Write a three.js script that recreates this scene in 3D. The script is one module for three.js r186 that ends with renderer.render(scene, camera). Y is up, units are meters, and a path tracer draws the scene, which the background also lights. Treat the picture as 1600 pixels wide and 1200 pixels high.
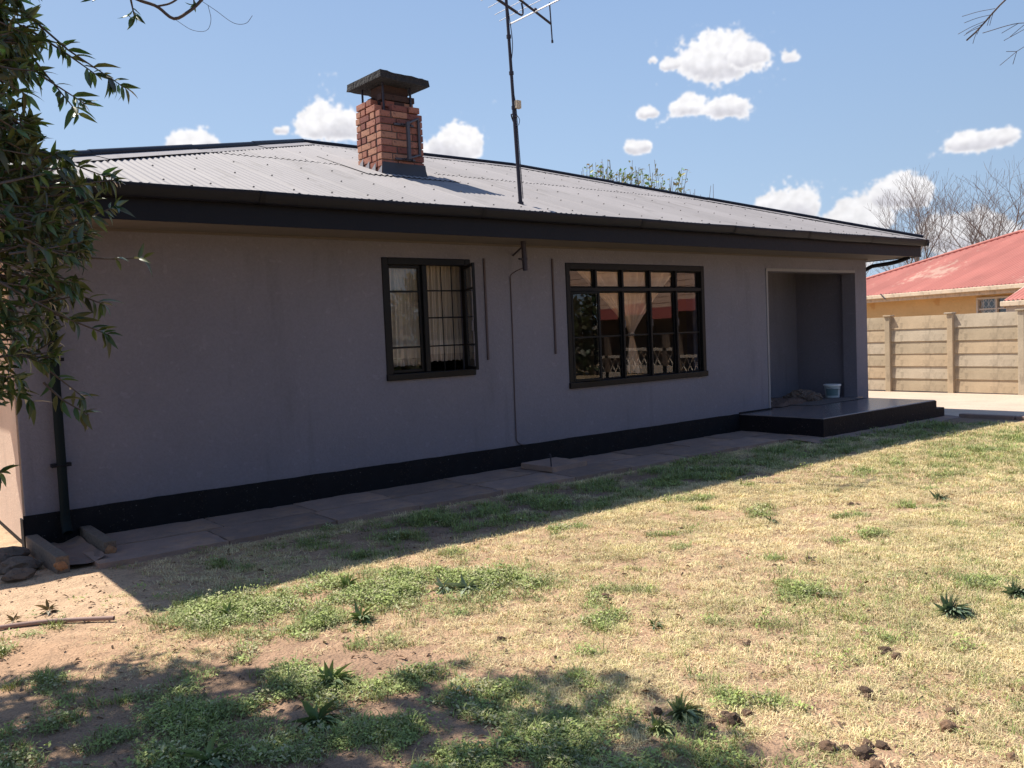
import * as THREE from 'three';
import { mergeGeometries, toCreasedNormals } from 'three/addons/utils/BufferGeometryUtils.js';
import { RoundedBoxGeometry } from 'three/addons/geometries/RoundedBoxGeometry.js';
import { ImprovedNoise } from 'three/addons/math/ImprovedNoise.js';

// ------------------------------------------------------------------ camera, sky, sun, exposure
const scene = new THREE.Scene();
const camera = new THREE.PerspectiveCamera(47.87, 4 / 3, 0.1, 2000);
camera.position.set(0, 1.55, 8.055);
camera.rotation.order = 'YXZ';
camera.rotation.set(-0.05539, -0.66784, -0.04256);
const renderer = new THREE.WebGLRenderer({ antialias: true });
renderer.setSize(1024, 768);
renderer.toneMapping = THREE.LinearToneMapping;
renderer.toneMappingExposure = 1.55;
renderer.shadowMap.enabled = true;
renderer.shadowMap.type = THREE.PCFSoftShadowMap;

const SUN = new THREE.Vector3(-0.82, 2.95, -1.75).normalize();
const sun = new THREE.DirectionalLight(new THREE.Color(1.0, 0.94, 0.84), 5.0);
sun.position.copy(SUN).multiplyScalar(60).add(new THREE.Vector3(8, 0, 0));
sun.target.position.set(8, 0, 0);
sun.castShadow = true;
sun.shadow.mapSize.set(4096, 4096);
Object.assign(sun.shadow.camera, { left: -30, right: 30, top: 30, bottom: -30, near: 1, far: 140 });
sun.shadow.radius = 1;
scene.add(sun, sun.target);

// ------------------------------------------------------------------ random numbers and noise
function mulberry(a) {
  return () => { a |= 0; a = a + 0x6D2B79F5 | 0; let t = Math.imul(a ^ a >>> 15, 1 | a); t = t + Math.imul(t ^ t >>> 7, 61 | t) ^ t; return ((t ^ t >>> 14) >>> 0) / 4294967296; };
}
let rnd = mulberry(7);
const rr = (a, b) => a + (b - a) * rnd();
const pick = (a) => a[Math.floor(rnd() * a.length)];
const P = new ImprovedNoise();
const nz = (x, y, z = 0) => P.noise(x + 31.7, y + 11.3, z + 5.1);
const fbm = (x, y, z = 0, o = 4) => { let s = 0, a = 0.5, f = 1; for (let i = 0; i < o; i++) { s += a * nz(x * f, y * f, z * f + i * 7.3); a *= 0.5; f *= 2.03; } return s; };
const clamp = (x, a = 0, b = 1) => Math.min(b, Math.max(a, x));
const ss = (a, b, x) => { const t = clamp((x - a) / (b - a)); return t * t * (3 - 2 * t); };
const lerp = (a, b, t) => a + (b - a) * t;
const V = (x, y, z) => new THREE.Vector3(x, y, z);
// periodic value noise for textures
function tileNoise(seed) {
  const T = new Float32Array(65536); const r = mulberry(seed); for (let i = 0; i < 65536; i++) T[i] = r();
  const at = (x, y, p) => T[(((x % p) + p) % p * 251 + ((y % p) + p) % p * 7919 + p * 31) & 65535];
  const one = (u, v, p) => { const x = u * p, y = v * p, i = Math.floor(x), j = Math.floor(y); let a = x - i, b = y - j; a = a * a * (3 - 2 * a); b = b * b * (3 - 2 * b); return lerp(lerp(at(i, j, p), at(i + 1, j, p), a), lerp(at(i, j + 1, p), at(i + 1, j + 1, p), a), b); };
  return (u, v, p, o = 4) => { let s = 0, a = 0.5, n = 0; for (let k = 0; k < o; k++) { s += a * one(u, v, p << k); n += a; a *= 0.55; } return s / n; };
}
function tex(size, fn, srgb = true) {
  const d = new Uint8Array(size * size * 4), enc = (c) => Math.round(255 * clamp(srgb ? (c <= 0.0031308 ? 12.92 * c : 1.055 * Math.pow(c, 1 / 2.4) - 0.055) : c));
  for (let j = 0; j < size; j++) for (let i = 0; i < size; i++) {
    const c = fn(i / size, j / size), k = (j * size + i) * 4;
    if (typeof c === 'number') { d[k] = d[k + 1] = d[k + 2] = enc(c); d[k + 3] = 255; } else { d[k] = enc(c[0]); d[k + 1] = enc(c[1]); d[k + 2] = enc(c[2]); d[k + 3] = c[3] === undefined ? 255 : Math.round(255 * c[3]); }
  }
  const t = new THREE.DataTexture(d, size, size, THREE.RGBAFormat);
  t.wrapS = t.wrapT = THREE.RepeatWrapping; t.magFilter = THREE.LinearFilter; t.minFilter = THREE.LinearMipmapLinearFilter; t.generateMipmaps = true;
  if (srgb) t.colorSpace = THREE.SRGBColorSpace;
  t.needsUpdate = true; return t;
}
const rep = (t, x, y = x) => { const c = t.clone(); c.repeat.set(x, y); c.needsUpdate = true; return c; };

// ------------------------------------------------------------------ the sky: clear blue with small fair-weather clouds
{
  const W = 4096, H = 2048, d = new Float32Array(W * H * 4);
  const sunDir = SUN;
  for (let j = 0; j < H; j++) {
    const el = ((j + 0.5) / H - 0.5) * 180, e = Math.max(el, 0), y = Math.sin(e * Math.PI / 180), cy = Math.cos(e * Math.PI / 180);
    const k = Math.pow(1 - y, 2);
    for (let i = 0; i < W; i++) {
      const a = ((i + 0.5) / W - 0.5) * 2 * Math.PI, x = Math.cos(a) * cy, z = Math.sin(a) * cy;
      const c = x * sunDir.x + y * sunDir.y + z * sunDir.z, g = Math.pow(Math.max(0, c * 0.5 + 0.5), 6);
      const hz = Math.pow(1 - y, 9), far = 1 - 0.22 * ss(0.45, -0.2, c); // deepest blue away from the sun
      const o = (j * W + i) * 4;
      d[o] = (lerp(0.075, 0.32, k) + 0.11 * g + 0.06 * hz) * 1.07 * far; d[o + 1] = (lerp(0.155, 0.45, k) + 0.11 * g + 0.04 * hz) * 1.06 * far; d[o + 2] = (lerp(0.38, 0.61, k) + 0.09 * g + 0.01 * hz) * 1.02 * far; d[o + 3] = 1;
      if (el < 0) { d[o] = 0.20; d[o + 1] = 0.17; d[o + 2] = 0.13; }
    }
  }
  // [azimuth from -z towards +x, elevation of the base, half width, height] in degrees
  const clouds = [[52.3, 15.6, 3.0, 3.0], [54.2, 15.9, 1.6, 2.0], [56.6, 15.7, 0.65, 1.1], [49.3, 16.2, 0.8, 0.6], [48.2, 16.6, 0.35, 0.5],
    [50.2, 13.3, 1.4, 1.9], [52.7, 13.2, 1.75, 1.3], [47.8, 13.5, 0.9, 0.7], [47.1, 11.4, 1.15, 0.85], [27.4, 12.9, 2.7, 3.3], [24.2, 13.2, 0.6, 0.6], [35.2, 11.5, 2.5, 3.1], [19.0, 11.7, 2.1, 2.2],
    [66.9, 9.7, 2.5, 1.2], [56.2, 6.6, 2.5, 2.3], [59.9, 4.9, 3.0, 2.9], [62.7, 6.8, 2.3, 2.5], [57.5, 3.5, 4.5, 2.0], [66.0, 4.2, 3.5, 2.0]];
  const r2 = mulberry(91);
  for (let k = 0; k < 46; k++) { const az = 82 + r2() * 280, el = 4 + Math.pow(r2(), 1.6) * 40; clouds.push([az, el, 1 + r2() * 2.6, 0.8 + r2() * 2.4]); }
  clouds.forEach(([az, el, hw0, hh0], n) => {
    const hw = hw0 * 0.86, hh = hh0 * (n === 13 ? 0.66 : 0.84);
    const puffs = []; for (let k = 0; k < 9; k++) { const ux = (k / 8 - 0.5) * 1.4 + (r2() - 0.5) * 0.3, r = (0.24 + 0.24 * r2()) * (1 - 0.25 * Math.abs(ux)); puffs.push([ux, (0.12 + r2() * 0.62 * (1 - ux * ux)) , r]); } for (let k = 0; k < 7; k++) puffs.push([(k / 6 - 0.5) * 1.1, 0.16 + 0.2 * r2(), 0.22 + 0.08 * r2()]);
    const cosE = Math.cos(el * Math.PI / 180), seed = n * 3.7;
    const j0 = Math.floor((el - hh * 0.6 + 90) / 180 * H), j1 = Math.ceil((el + hh * 1.35 + 90) / 180 * H), span = hw * 1.5 / cosE;
    for (let j = j0; j <= j1; j++) for (let q = Math.floor(-span / 360 * W); q <= span / 360 * W; q++) {
      // longitude in the map: atan2(z, x) with x = sin az, z = -cos az
      const lon = az - 90 + q * 360 / W, i = ((Math.floor((lon / 360 + 0.5) * W)) % W + W) % W;
      const e = (j + 0.5) / H * 180 - 90, u = q * 360 / W * cosE / hw, v = (e - el) / hh;
      const X = q * 360 / W * cosE, Y = e - el, s = 1.0 / Math.pow(hw, 0.55);
      const big = fbm(X * 0.85 * s + seed, Y * 1.0 * s + seed, seed, 5), fine = fbm(X * 3.3 + seed, Y * 3.3, seed, 5);
      let body = -0.46 + big * 1.25 + fine * 0.95; const asp = Math.max(0.6, 0.92 * hh / hw), du = u + 0.1 * fbm(X * 1.1 + seed, Y * 1.1, seed + 2, 2);
      for (const [px, pv, pr] of puffs) { const a = du - px, b = (v - pv) * asp, q = (a * a + b * b) / (pr * pr); if (q < 7) body += 0.86 * Math.exp(-q); }
      const wisp = fbm(X * 1.6 + seed, Y * 3.2, seed + 8, 5), al = Math.min(1, 0.97 * ss(0.08, 0.62, body) + 0.3 * ss(-0.15, 0.4, body) * ss(0.0, 0.35, wisp));
      if (al <= 0) continue;
      // lit from above: the base a little greyer
      const thick = ss(0.3, 1.5, body), under = thick * ss(0.55, 0.0, v + big * 0.5) * 0.30, puff = fbm(X * 2.2 + seed, Y * 2.2 + 9, seed + 4, 4) * 0.16;
      const lo = ss(2, 12, e);
      const L = (0.655 - under * 0.62 + puff) * lerp(0.86, 1, lo), o = (j * W + i) * 4;
      d[o] = lerp(d[o], L * 0.99, al); d[o + 1] = lerp(d[o + 1], L * 0.98, al); d[o + 2] = lerp(d[o + 2], L * 1.0 + under * 0.08, al);
    }
  });
  const sky = new THREE.DataTexture(d, W, H, THREE.RGBAFormat, THREE.FloatType);
  sky.mapping = THREE.EquirectangularReflectionMapping; sky.magFilter = sky.minFilter = THREE.LinearFilter; sky.needsUpdate = true;
  scene.background = sky; scene.environment = sky;
}

// ------------------------------------------------------------------ object helpers
const used = {};
function numbered(n) { if (!(n in used)) { used[n] = 0; return n; } used[n]++; return n + '_' + String(used[n]).padStart(3, '0'); }
function tag(o, label, category, group) { if (label) o.userData.label = label; if (category) o.userData.category = category; if (group) o.userData.group = group; return o; }
function thing(name, label, category, p = [0, 0, 0], group) { const o = new THREE.Group(); o.name = numbered(name); o.position.set(...p); scene.add(o); return tag(o, label, category, group); }
function part(name, parent, p) { const o = new THREE.Group(); o.name = name; if (p) o.position.set(...p); parent.add(o); return o; }
function boxUV(g) { // uv in metres along the dominant plane of each face
  g = g.index ? g.toNonIndexed() : g; const p = g.attributes.position, n = p.count, uv = new Float32Array(n * 2), a = V(), b = V(), c = V(), e = V();
  for (let i = 0; i < n; i += 3) {
    a.fromBufferAttribute(p, i); b.fromBufferAttribute(p, i + 1); c.fromBufferAttribute(p, i + 2); e.copy(b).sub(a).cross(c.clone().sub(a));
    const ax = Math.abs(e.x), ay = Math.abs(e.y), az = Math.abs(e.z);
    [a, b, c].forEach((q, k) => { const o = (i + k) * 2; if (ax >= ay && ax >= az) { uv[o] = q.z; uv[o + 1] = q.y; } else if (ay >= az) { uv[o] = q.x; uv[o + 1] = q.z; } else { uv[o] = q.x; uv[o + 1] = q.y; } });
  }
  g.setAttribute('uv', new THREE.BufferAttribute(uv, 2)); return g;
}
function clean(g) { g = g.index ? g.toNonIndexed() : g; for (const k of Object.keys(g.attributes)) if (!['position', 'normal', 'uv', 'color'].includes(k)) g.deleteAttribute(k); return g; }
function mesh(name, geos, mat, parent = scene, uv = true) {
  let list = (Array.isArray(geos) ? geos : [geos]).map(clean);
  if (!list.every((g) => g.attributes.uv)) list = list.map(boxUV);
  let g = list.length > 1 ? mergeGeometries(list) : list[0];
  if (uv) g = boxUV(g);
  const m = new THREE.Mesh(g, mat); m.name = parent === scene ? numbered(name) : name; m.castShadow = m.receiveShadow = true; parent.add(m); return m;
}
const shared = (name, g, mat, parent, p, r) => { const m = new THREE.Mesh(g, mat); m.name = name; m.castShadow = m.receiveShadow = true; if (p) m.position.set(...p); if (r) m.rotation.set(...r); parent.add(m); return m; };
const bx = (x0, x1, y0, y1, z0, z1) => new THREE.BoxGeometry(x1 - x0, y1 - y0, z1 - z0).translate((x0 + x1) / 2, (y0 + y1) / 2, (z0 + z1) / 2);
const rbx = (x0, x1, y0, y1, z0, z1, r = 0.008) => new RoundedBoxGeometry(x1 - x0, y1 - y0, z1 - z0, 1, r).translate((x0 + x1) / 2, (y0 + y1) / 2, (z0 + z1) / 2);
function rod(a, b, r0, r1 = r0, n = 8) { // tapered bar from a to b
  const A = V(...a), B = V(...b), d = B.clone().sub(A), g = new THREE.CylinderGeometry(r1, r0, d.length(), n, 1);
  g.applyQuaternion(new THREE.Quaternion().setFromUnitVectors(V(0, 1, 0), d.normalize())); return g.translate(...A.add(B).multiplyScalar(0.5).toArray());
}
const tube = (pts, r, seg = 24, n = 8) => new THREE.TubeGeometry(new THREE.CatmullRomCurve3(pts.map((p) => V(...p))), seg, r, n);
function grid(nu, nv, f) { // f(u, v) -> [x, y, z]
  const pos = [], idx = [], uv = [];
  for (let j = 0; j <= nv; j++) for (let i = 0; i <= nu; i++) { pos.push(...f(i / nu, j / nv)); uv.push(i / nu, j / nv); }
  for (let j = 0; j < nv; j++) for (let i = 0; i < nu; i++) { const a = j * (nu + 1) + i; idx.push(a, a + 1, a + nu + 2, a, a + nu + 2, a + nu + 1); }
  const g = new THREE.BufferGeometry(); g.setAttribute('position', new THREE.Float32BufferAttribute(pos, 3)); g.setAttribute('uv', new THREE.Float32BufferAttribute(uv, 2)); g.setIndex(idx); g.computeVertexNormals(); return g;
}
function lump(r, sx, sy, sz, seed, rough = 0.35, det = 2, f = 1.7) { // an uneven clod or stone
  const g = new THREE.IcosahedronGeometry(1, det), p = g.attributes.position;
  for (let i = 0; i < p.count; i++) { const x = p.getX(i), y = p.getY(i), z = p.getZ(i), k = 1 + rough * fbm(x * f + seed, y * f + seed * 2, z * f, 4) * 1.8; p.setXYZ(i, x * k * r * sx, y * k * r * sy, z * k * r * sz); }
  g.computeVertexNormals(); return g;
}

// ------------------------------------------------------------------ materials
const N1 = tileNoise(11), N2 = tileNoise(23), N3 = tileNoise(37);
const C = (r, g, b) => new THREE.Color().setRGB(r, g, b);
const grainBump = tex(512, (u, v) => 0.5 * N1(u, v, 64, 3) + 0.5 * N2(u, v, 16, 4), false);
const coarseBump = tex(512, (u, v) => N2(u, v, 12, 5), false);
const tint = (f, amp, p = 4, speck = 0) => tex(512, (u, v) => { const k = 1 + amp * (N1(u, v, p, 5) - 0.5) * 2 + speck * (N3(u, v, 128, 2) - 0.5) * 2; return [f[0] * k, f[1] * k, f[2] * k]; });
const dull = (o) => new THREE.MeshPhysicalMaterial(Object.assign({ roughness: 0.8, metalness: 0, specularIntensity: 0.35 }, o));
function std(o) { const m = new THREE.MeshStandardMaterial(Object.assign({ roughness: 0.9, metalness: 0 }, o)); return m; }
const plasterTint = tint([0.9, 0.9, 0.9], 0.1, 3, 0.06);
const plinthTint = tex(512, (u, v) => { const k = 0.7 + 0.6 * N1(u, v, 6, 5), s = ss(0.70, 0.76, N2(u, v, 90, 3)) * ss(0.48, 0.62, N3(u, v, 4, 3)), f = ss(0.80, 0.82, N3(u + 0.3, v, 40, 4)); return [0.0105 * k + 0.03 * s + 0.08 * f, 0.01 * k + 0.02 * s + 0.075 * f, 0.0125 * k + 0.014 * s + 0.075 * f]; });
// brush-rolled masonry paint with rain runs and scuffs
const paintTint = tex(1024, (u, v) => { const k = 0.86 + 0.22 * (N1(u, v, 3, 5) - 0.5) + 0.14 * (N2(u, v, 160, 2) - 0.5) - 0.14 * ss(0.62, 0.8, N3(u, v * 0.125, 16, 4)) * N1(u, v, 5, 3) + 0.10 * ss(0.74, 0.8, N3(u, v, 40, 3)); return [k, k, k]; });
const M = {
  wall: std({ color: C(0.215, 0.2, 0.24), map: rep(paintTint, 0.4), bumpMap: rep(grainBump, 1.6), bumpScale: 0.006, roughness: 0.82 }),
  trim: std({ color: C(0.30, 0.28, 0.29), map: rep(plasterTint, 0.8), bumpMap: rep(grainBump, 1.6), bumpScale: 0.003, roughness: 0.8 }),
  cream: std({ color: C(0.74, 0.55, 0.42), map: rep(paintTint, 0.7), bumpMap: rep(grainBump, 1.6), bumpScale: 0.006 }),
  soffit: std({ color: C(0.15, 0.125, 0.115), map: rep(plasterTint, 0.6), roughness: 0.85 }),
  plinth: dull({ map: rep(plinthTint, 0.9), bumpMap: rep(grainBump, 1.2), bumpScale: 0.005, roughness: 0.75 }),
  black: dull({ color: C(0.0105, 0.0108, 0.0165), map: rep(plasterTint, 1.3), roughness: 0.5, bumpMap: rep(coarseBump, 2), bumpScale: 0.002 }),
  gutter: dull({ color: C(0.014, 0.015, 0.024), map: rep(plasterTint, 0.6), roughness: 0.45 }),
  frame: dull({ color: C(0.012, 0.0115, 0.013), roughness: 0.42, map: rep(plasterTint, 1.2) }),
  slab: std({ color: C(0.19, 0.16, 0.16), map: rep(plasterTint, 0.5), roughness: 0.22, bumpMap: rep(coarseBump, 1), bumpScale: 0.002 }),
  slabEdge: dull({ color: C(1.5, 1.25, 1.2), map: rep(plinthTint, 0.7), bumpMap: rep(grainBump, 1), bumpScale: 0.005, roughness: 0.6 }),
  glass: new THREE.MeshPhysicalMaterial({ color: 0xffffff, transmission: 1, thickness: 0, roughness: 0.0, ior: 1.75, specularIntensity: 1 }),
  metal: std({ color: C(0.11, 0.1, 0.11), roughness: 0.5, metalness: 0.5, map: rep(plasterTint, 3) }),
  darkMetal: std({ color: C(0.035, 0.03, 0.042), roughness: 0.55, metalness: 0.3 }),
  alu: std({ color: C(0.75, 0.72, 0.7), roughness: 0.35, metalness: 0.9 }),
  beigePlastic: std({ color: C(0.55, 0.45, 0.32), roughness: 0.6 }),
  wood: std({ color: C(0.10, 0.072, 0.075), map: rep(plasterTint, 2), roughness: 0.8 }),
  room: std({ color: C(0.22, 0.18, 0.14), roughness: 0.95 }),
  fence: null,
};
const roofTint = tex(512, (u, v) => { const k = 0.92 + 0.10 * (N1(u, v, 4, 5) - 0.5) * 2 + 0.05 * (N2(u, v, 90, 2) - 0.5), st = 0.13 * ss(0.62, 0.8, N3(u, v * 0.25, 24, 4)); return [k - st, k - st * 1.05, k - st * 1.15]; });
const roofMats = [0.98, 1.03, 0.94].map((k) => std({ color: C(0.285 * k, 0.26 * k, 0.255 * k), map: rep(roofTint, 0.35), roughness: 0.75, metalness: 0.0, bumpMap: rep(coarseBump, 3), bumpScale: 0.001 }));
const redTint = tex(512, (u, v) => { const s = ss(0.5, 0.72, N1(u, v, 6, 5) * 0.5 + N2(u, v, 48, 3) * 0.45 + 0.24 * Math.exp(-Math.pow((u - 0.6) / 0.13, 2) - Math.pow((v - 0.2 + (u - 0.6) * 0.4) / 0.10, 2)) - 0.05); return [lerp(0.44, 0.53, s), lerp(0.155, 0.33, s), lerp(0.12, 0.25, s)].map((c) => c * (0.85 + 0.3 * N3(u, v, 12, 4))); });
const redRoof = [std({ map: rep(redTint, 0.12), color: C(1, 1, 1), roughness: 0.7 }), std({ map: rep(redTint, 0.12), color: C(0.92, 0.9, 0.9), roughness: 0.7 })];
const precastTint = tex(512, (u, v) => { const a = N1(u, v, 6, 5), s = ss(0.5, 0.78, N2(u, v * 0.35, 20, 4)); const k = 0.82 + 0.36 * a + 0.14 * (N3(u, v, 150, 2) - 0.5); return [0.46 * k - 0.12 * s, 0.38 * k - 0.10 * s, 0.275 * k - 0.07 * s]; });
const precast = ['#ffffff', '#f0ece4', '#fff6ea'].map((c) => std({ color: new THREE.Color(c), map: rep(precastTint, 0.45), bumpMap: rep(grainBump, 1.5), bumpScale: 0.004, roughness: 0.95 }));
const pathTint = tex(512, (u, v) => { const k = 0.75 + 0.5 * N1(u, v, 8, 5) + 0.2 * (N3(u, v, 130, 2) - 0.5), s = ss(0.55, 0.75, N2(u, v, 7, 4)); return [0.265 * k + 0.07 * s, 0.18 * k + 0.03 * s, 0.145 * k]; });
const pathMats = [1, 0.9, 1.1, 0.82].map((k) => std({ color: C(k, k, k), map: rep(pathTint, 0.8), bumpMap: rep(grainBump, 1.3), bumpScale: 0.006, roughness: 0.95 }));
const brickTint = tex(512, (u, v) => { const k = 0.78 + 0.4 * N1(u, v, 12, 4) + 0.25 * (N3(u, v, 96, 2) - 0.5), s = ss(0.66, 0.76, N2(u, v, 24, 4)) * 0.5; return [k * (1 - s), k * (1 - s), k * (1 - s * 0.8)]; });
const brickMats = [[0.38, 0.15, 0.098], [0.32, 0.112, 0.076], [0.47, 0.22, 0.135], [0.25, 0.09, 0.066], [0.42, 0.175, 0.115]].map((c) => std({ color: C(...c), map: rep(brickTint, 2.5), bumpMap: rep(grainBump, 3), bumpScale: 0.004, roughness: 0.95 }));
const mortar = std({ color: C(0.13, 0.10, 0.085), roughness: 1, bumpMap: rep(grainBump, 3), bumpScale: 0.006 });
const capMat = std({ color: C(0.036, 0.033, 0.032), map: rep(tex(512, (u, v) => 0.5 + 0.9 * N1(u, v, 16, 5)), 2), bumpMap: rep(coarseBump, 3), bumpScale: 0.02, roughness: 1 });
const clodMats = [[0.10, 0.062, 0.04], [0.15, 0.09, 0.055], [0.22, 0.13, 0.075]].map((c) => std({ color: C(...c), map: rep(brickTint, 6), bumpMap: rep(grainBump, 8), bumpScale: 0.006, roughness: 1 }));
const barkMat = std({ color: C(0.13, 0.10, 0.085), map: rep(plasterTint, 3), bumpMap: rep(coarseBump, 4), bumpScale: 0.01, roughness: 1 });
const stoneMat = std({ color: C(0.17, 0.125, 0.095), map: rep(brickTint, 3), bumpMap: rep(grainBump, 4), bumpScale: 0.008, roughness: 1 });

// ------------------------------------------------------------------ ground: one sheet to the horizon
const drop = (x) => -0.16 * ss(14.2, 19.5, x) - 0.02 * ss(10.5, 14, x);
function groundY(x, z) {
  let y = -0.05 + drop(x);
  const near = ss(15, 13, x) * ss(-0.5, 0.6, z);
  y += near * (0.022 * fbm(x * 1.3, z * 1.3, 0, 3) + 0.016 * fbm(x * 5, z * 5, 3, 3));
  return y;
}
// what grows where
function cover(x, z) {
  const n1 = fbm(x * 0.8, z * 0.8, 1, 4), n2 = fbm(x * 2.6, z * 2.6, 9, 4), n3 = fbm(x * 7, z * 7, 4, 3);
  let sand = ss(1.95, 1.35, x + n2 * 0.5) * ss(2.75, 2.3, z + n2 * 0.5);            // bare trodden strip on the left
  sand = Math.max(sand, ss(0.35, 0.1, z) );
  const band = Math.exp(-Math.pow((z - (2.85 + (x - 1.6) * 0.36)) / 0.42, 2)) * ss(1.25, 1.75, x) * ss(4.0, 3.2, x); // weeds along the shadow's edge
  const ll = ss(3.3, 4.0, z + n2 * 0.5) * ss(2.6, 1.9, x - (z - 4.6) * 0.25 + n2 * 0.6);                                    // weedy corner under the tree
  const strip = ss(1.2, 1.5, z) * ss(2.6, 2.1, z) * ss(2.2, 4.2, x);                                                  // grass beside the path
  const farGreen = ss(7.5, 11, x + n1 * 2) * ss(2.4, 3.4, z) * 0.55;
  const rightGreen = ss(3.0, 4.6, x) * ss(4.4, 5.6, z) * 0.2;
  const bare = ss(0.02, 0.3, n1 + 0.35 * n2 + 0.36 * ss(5.6, 2.6, x) + 0.14 - band * 0.5 + 0.5 * Math.exp(-Math.pow((x - 2.85) / 0.7, 2) - Math.pow((z - 3.35 - 0.35 * (x - 2.8)) / 0.35, 2)));                            // soil showing through
  let green = clamp(band * (0.6 + n2 * 2.4) + ll * (0.2 + n2 * 2.2) + strip * (0.3 + n2 * 1.6) + farGreen * (0.7 + n2 * 1.5) + rightGreen * (0.6 + n1 * 2) + ss(0.2, 0.32, n2) * 0.5 * (1 - sand));
  green *= 1 - sand;
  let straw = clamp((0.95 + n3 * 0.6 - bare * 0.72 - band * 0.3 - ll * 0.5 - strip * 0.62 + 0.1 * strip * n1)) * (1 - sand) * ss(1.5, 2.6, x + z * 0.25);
  return { sand, green, straw, bare, strip, band, ll, n1, n2, n3 };
}
{
  const line = (a, b, s) => { const o = []; for (let x = a; x < b - 1e-6; x += s) o.push(x); return o; };
  const xs = [-900, -300, -120, -60, -30, -15, -8, -4, -2, ...line(-0.6, 8, 0.06), ...line(8, 15, 0.12), ...line(15, 24, 0.5), 24, 30, 40, 60, 120, 300, 900];
  const zs = [-900, -300, -120, -60, -40, -25, -15, -9, -5, -3, -1.5, ...line(-0.6, 7.2, 0.06), ...line(7.2, 10, 0.2), 10, 13, 18, 28, 50, 120, 300, 900];
  const pos = [], col = [], uv = [], idx = [];
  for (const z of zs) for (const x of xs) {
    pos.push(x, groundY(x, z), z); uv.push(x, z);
    const c = cover(x, z), soil = [0.45, 0.285, 0.175], sandC = [0.56, 0.385, 0.245], thatch = [0.50, 0.375, 0.20], shadeSoil = [0.20, 0.125, 0.085], gr = [0.16, 0.15, 0.06];  // darkest soil tone: house and tree shade put into the ground colour
    for (let k = 0; k < 3; k++) { let v = lerp(soil[k], thatch[k], c.straw * 0.6); v = lerp(v, gr[k], c.green * 0.35); v = lerp(v, shadeSoil[k], Math.max(c.strip * 0.8, c.ll * 0.5)); v = lerp(v, sandC[k], c.sand); col.push(v * (1 + 0.25 * c.n3)); }
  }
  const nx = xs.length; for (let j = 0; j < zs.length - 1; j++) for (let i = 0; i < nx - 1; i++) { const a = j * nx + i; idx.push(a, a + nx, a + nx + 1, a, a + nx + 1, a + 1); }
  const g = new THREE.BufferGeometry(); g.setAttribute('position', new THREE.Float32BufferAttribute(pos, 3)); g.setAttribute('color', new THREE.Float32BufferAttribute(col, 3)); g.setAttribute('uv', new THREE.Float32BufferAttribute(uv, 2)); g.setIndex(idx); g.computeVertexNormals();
  const soilTex = tex(1024, (u, v) => { const k = 0.62 + 0.5 * N1(u, v, 12, 6) + 0.5 * (N3(u, v, 128, 3) - 0.5) - 0.35 * ss(0.68, 0.8, N2(u, v, 60, 3)); return [k, k * 0.985, k * 0.97]; });
  const soilBump = tex(512, (u, v) => 0.5 * N1(u, v, 24, 5) + 0.5 * N3(u, v, 100, 3), false);
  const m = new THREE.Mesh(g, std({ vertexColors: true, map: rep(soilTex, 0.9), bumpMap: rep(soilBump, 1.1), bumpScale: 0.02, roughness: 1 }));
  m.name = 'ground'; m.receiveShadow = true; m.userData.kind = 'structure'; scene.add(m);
}
// driveway between the house and the precast wall
{
  const g = grid(24, 60, (u, v) => { const z = lerp(-26, 16, v), xe = 14.35 + (z > 0 ? 0.05 * Math.sin(z * 2) : 0.1), x = lerp(xe, 20.55, u); return [x, groundY(x, z) + 0.012 * ss(0, 0.03, u), z]; });
  const t = tex(1024, (u, v) => { const k = 0.8 + 0.3 * N1(u, v, 5, 6) + 0.25 * (N3(u, v, 128, 2) - 0.5); return [0.52 * k, 0.40 * k, 0.30 * k]; });
  const m = mesh('driveway', g, std({ map: rep(t, 0.4), bumpMap: rep(grainBump, 1), bumpScale: 0.01, roughness: 1 })); m.userData.kind = 'structure'; tag(m, 'pale swept driveway between the grey house and the precast wall');
  const k = thing('driveway_kerb', 'low worn concrete kerb at the lawn edge beside the driveway', 'kerb');
  for (let i = 0; i < 3; i++) shared('kerb_block', boxUV(rbx(-0.07, 0.07, -0.1, 0.045, -0.42, 0.42, 0.015)), pathMats[i], k, [14.33, -0.055, 2.0 + i * 0.86], [0, rr(-0.02, 0.02), rr(-0.03, 0.03)]);
}

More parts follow.
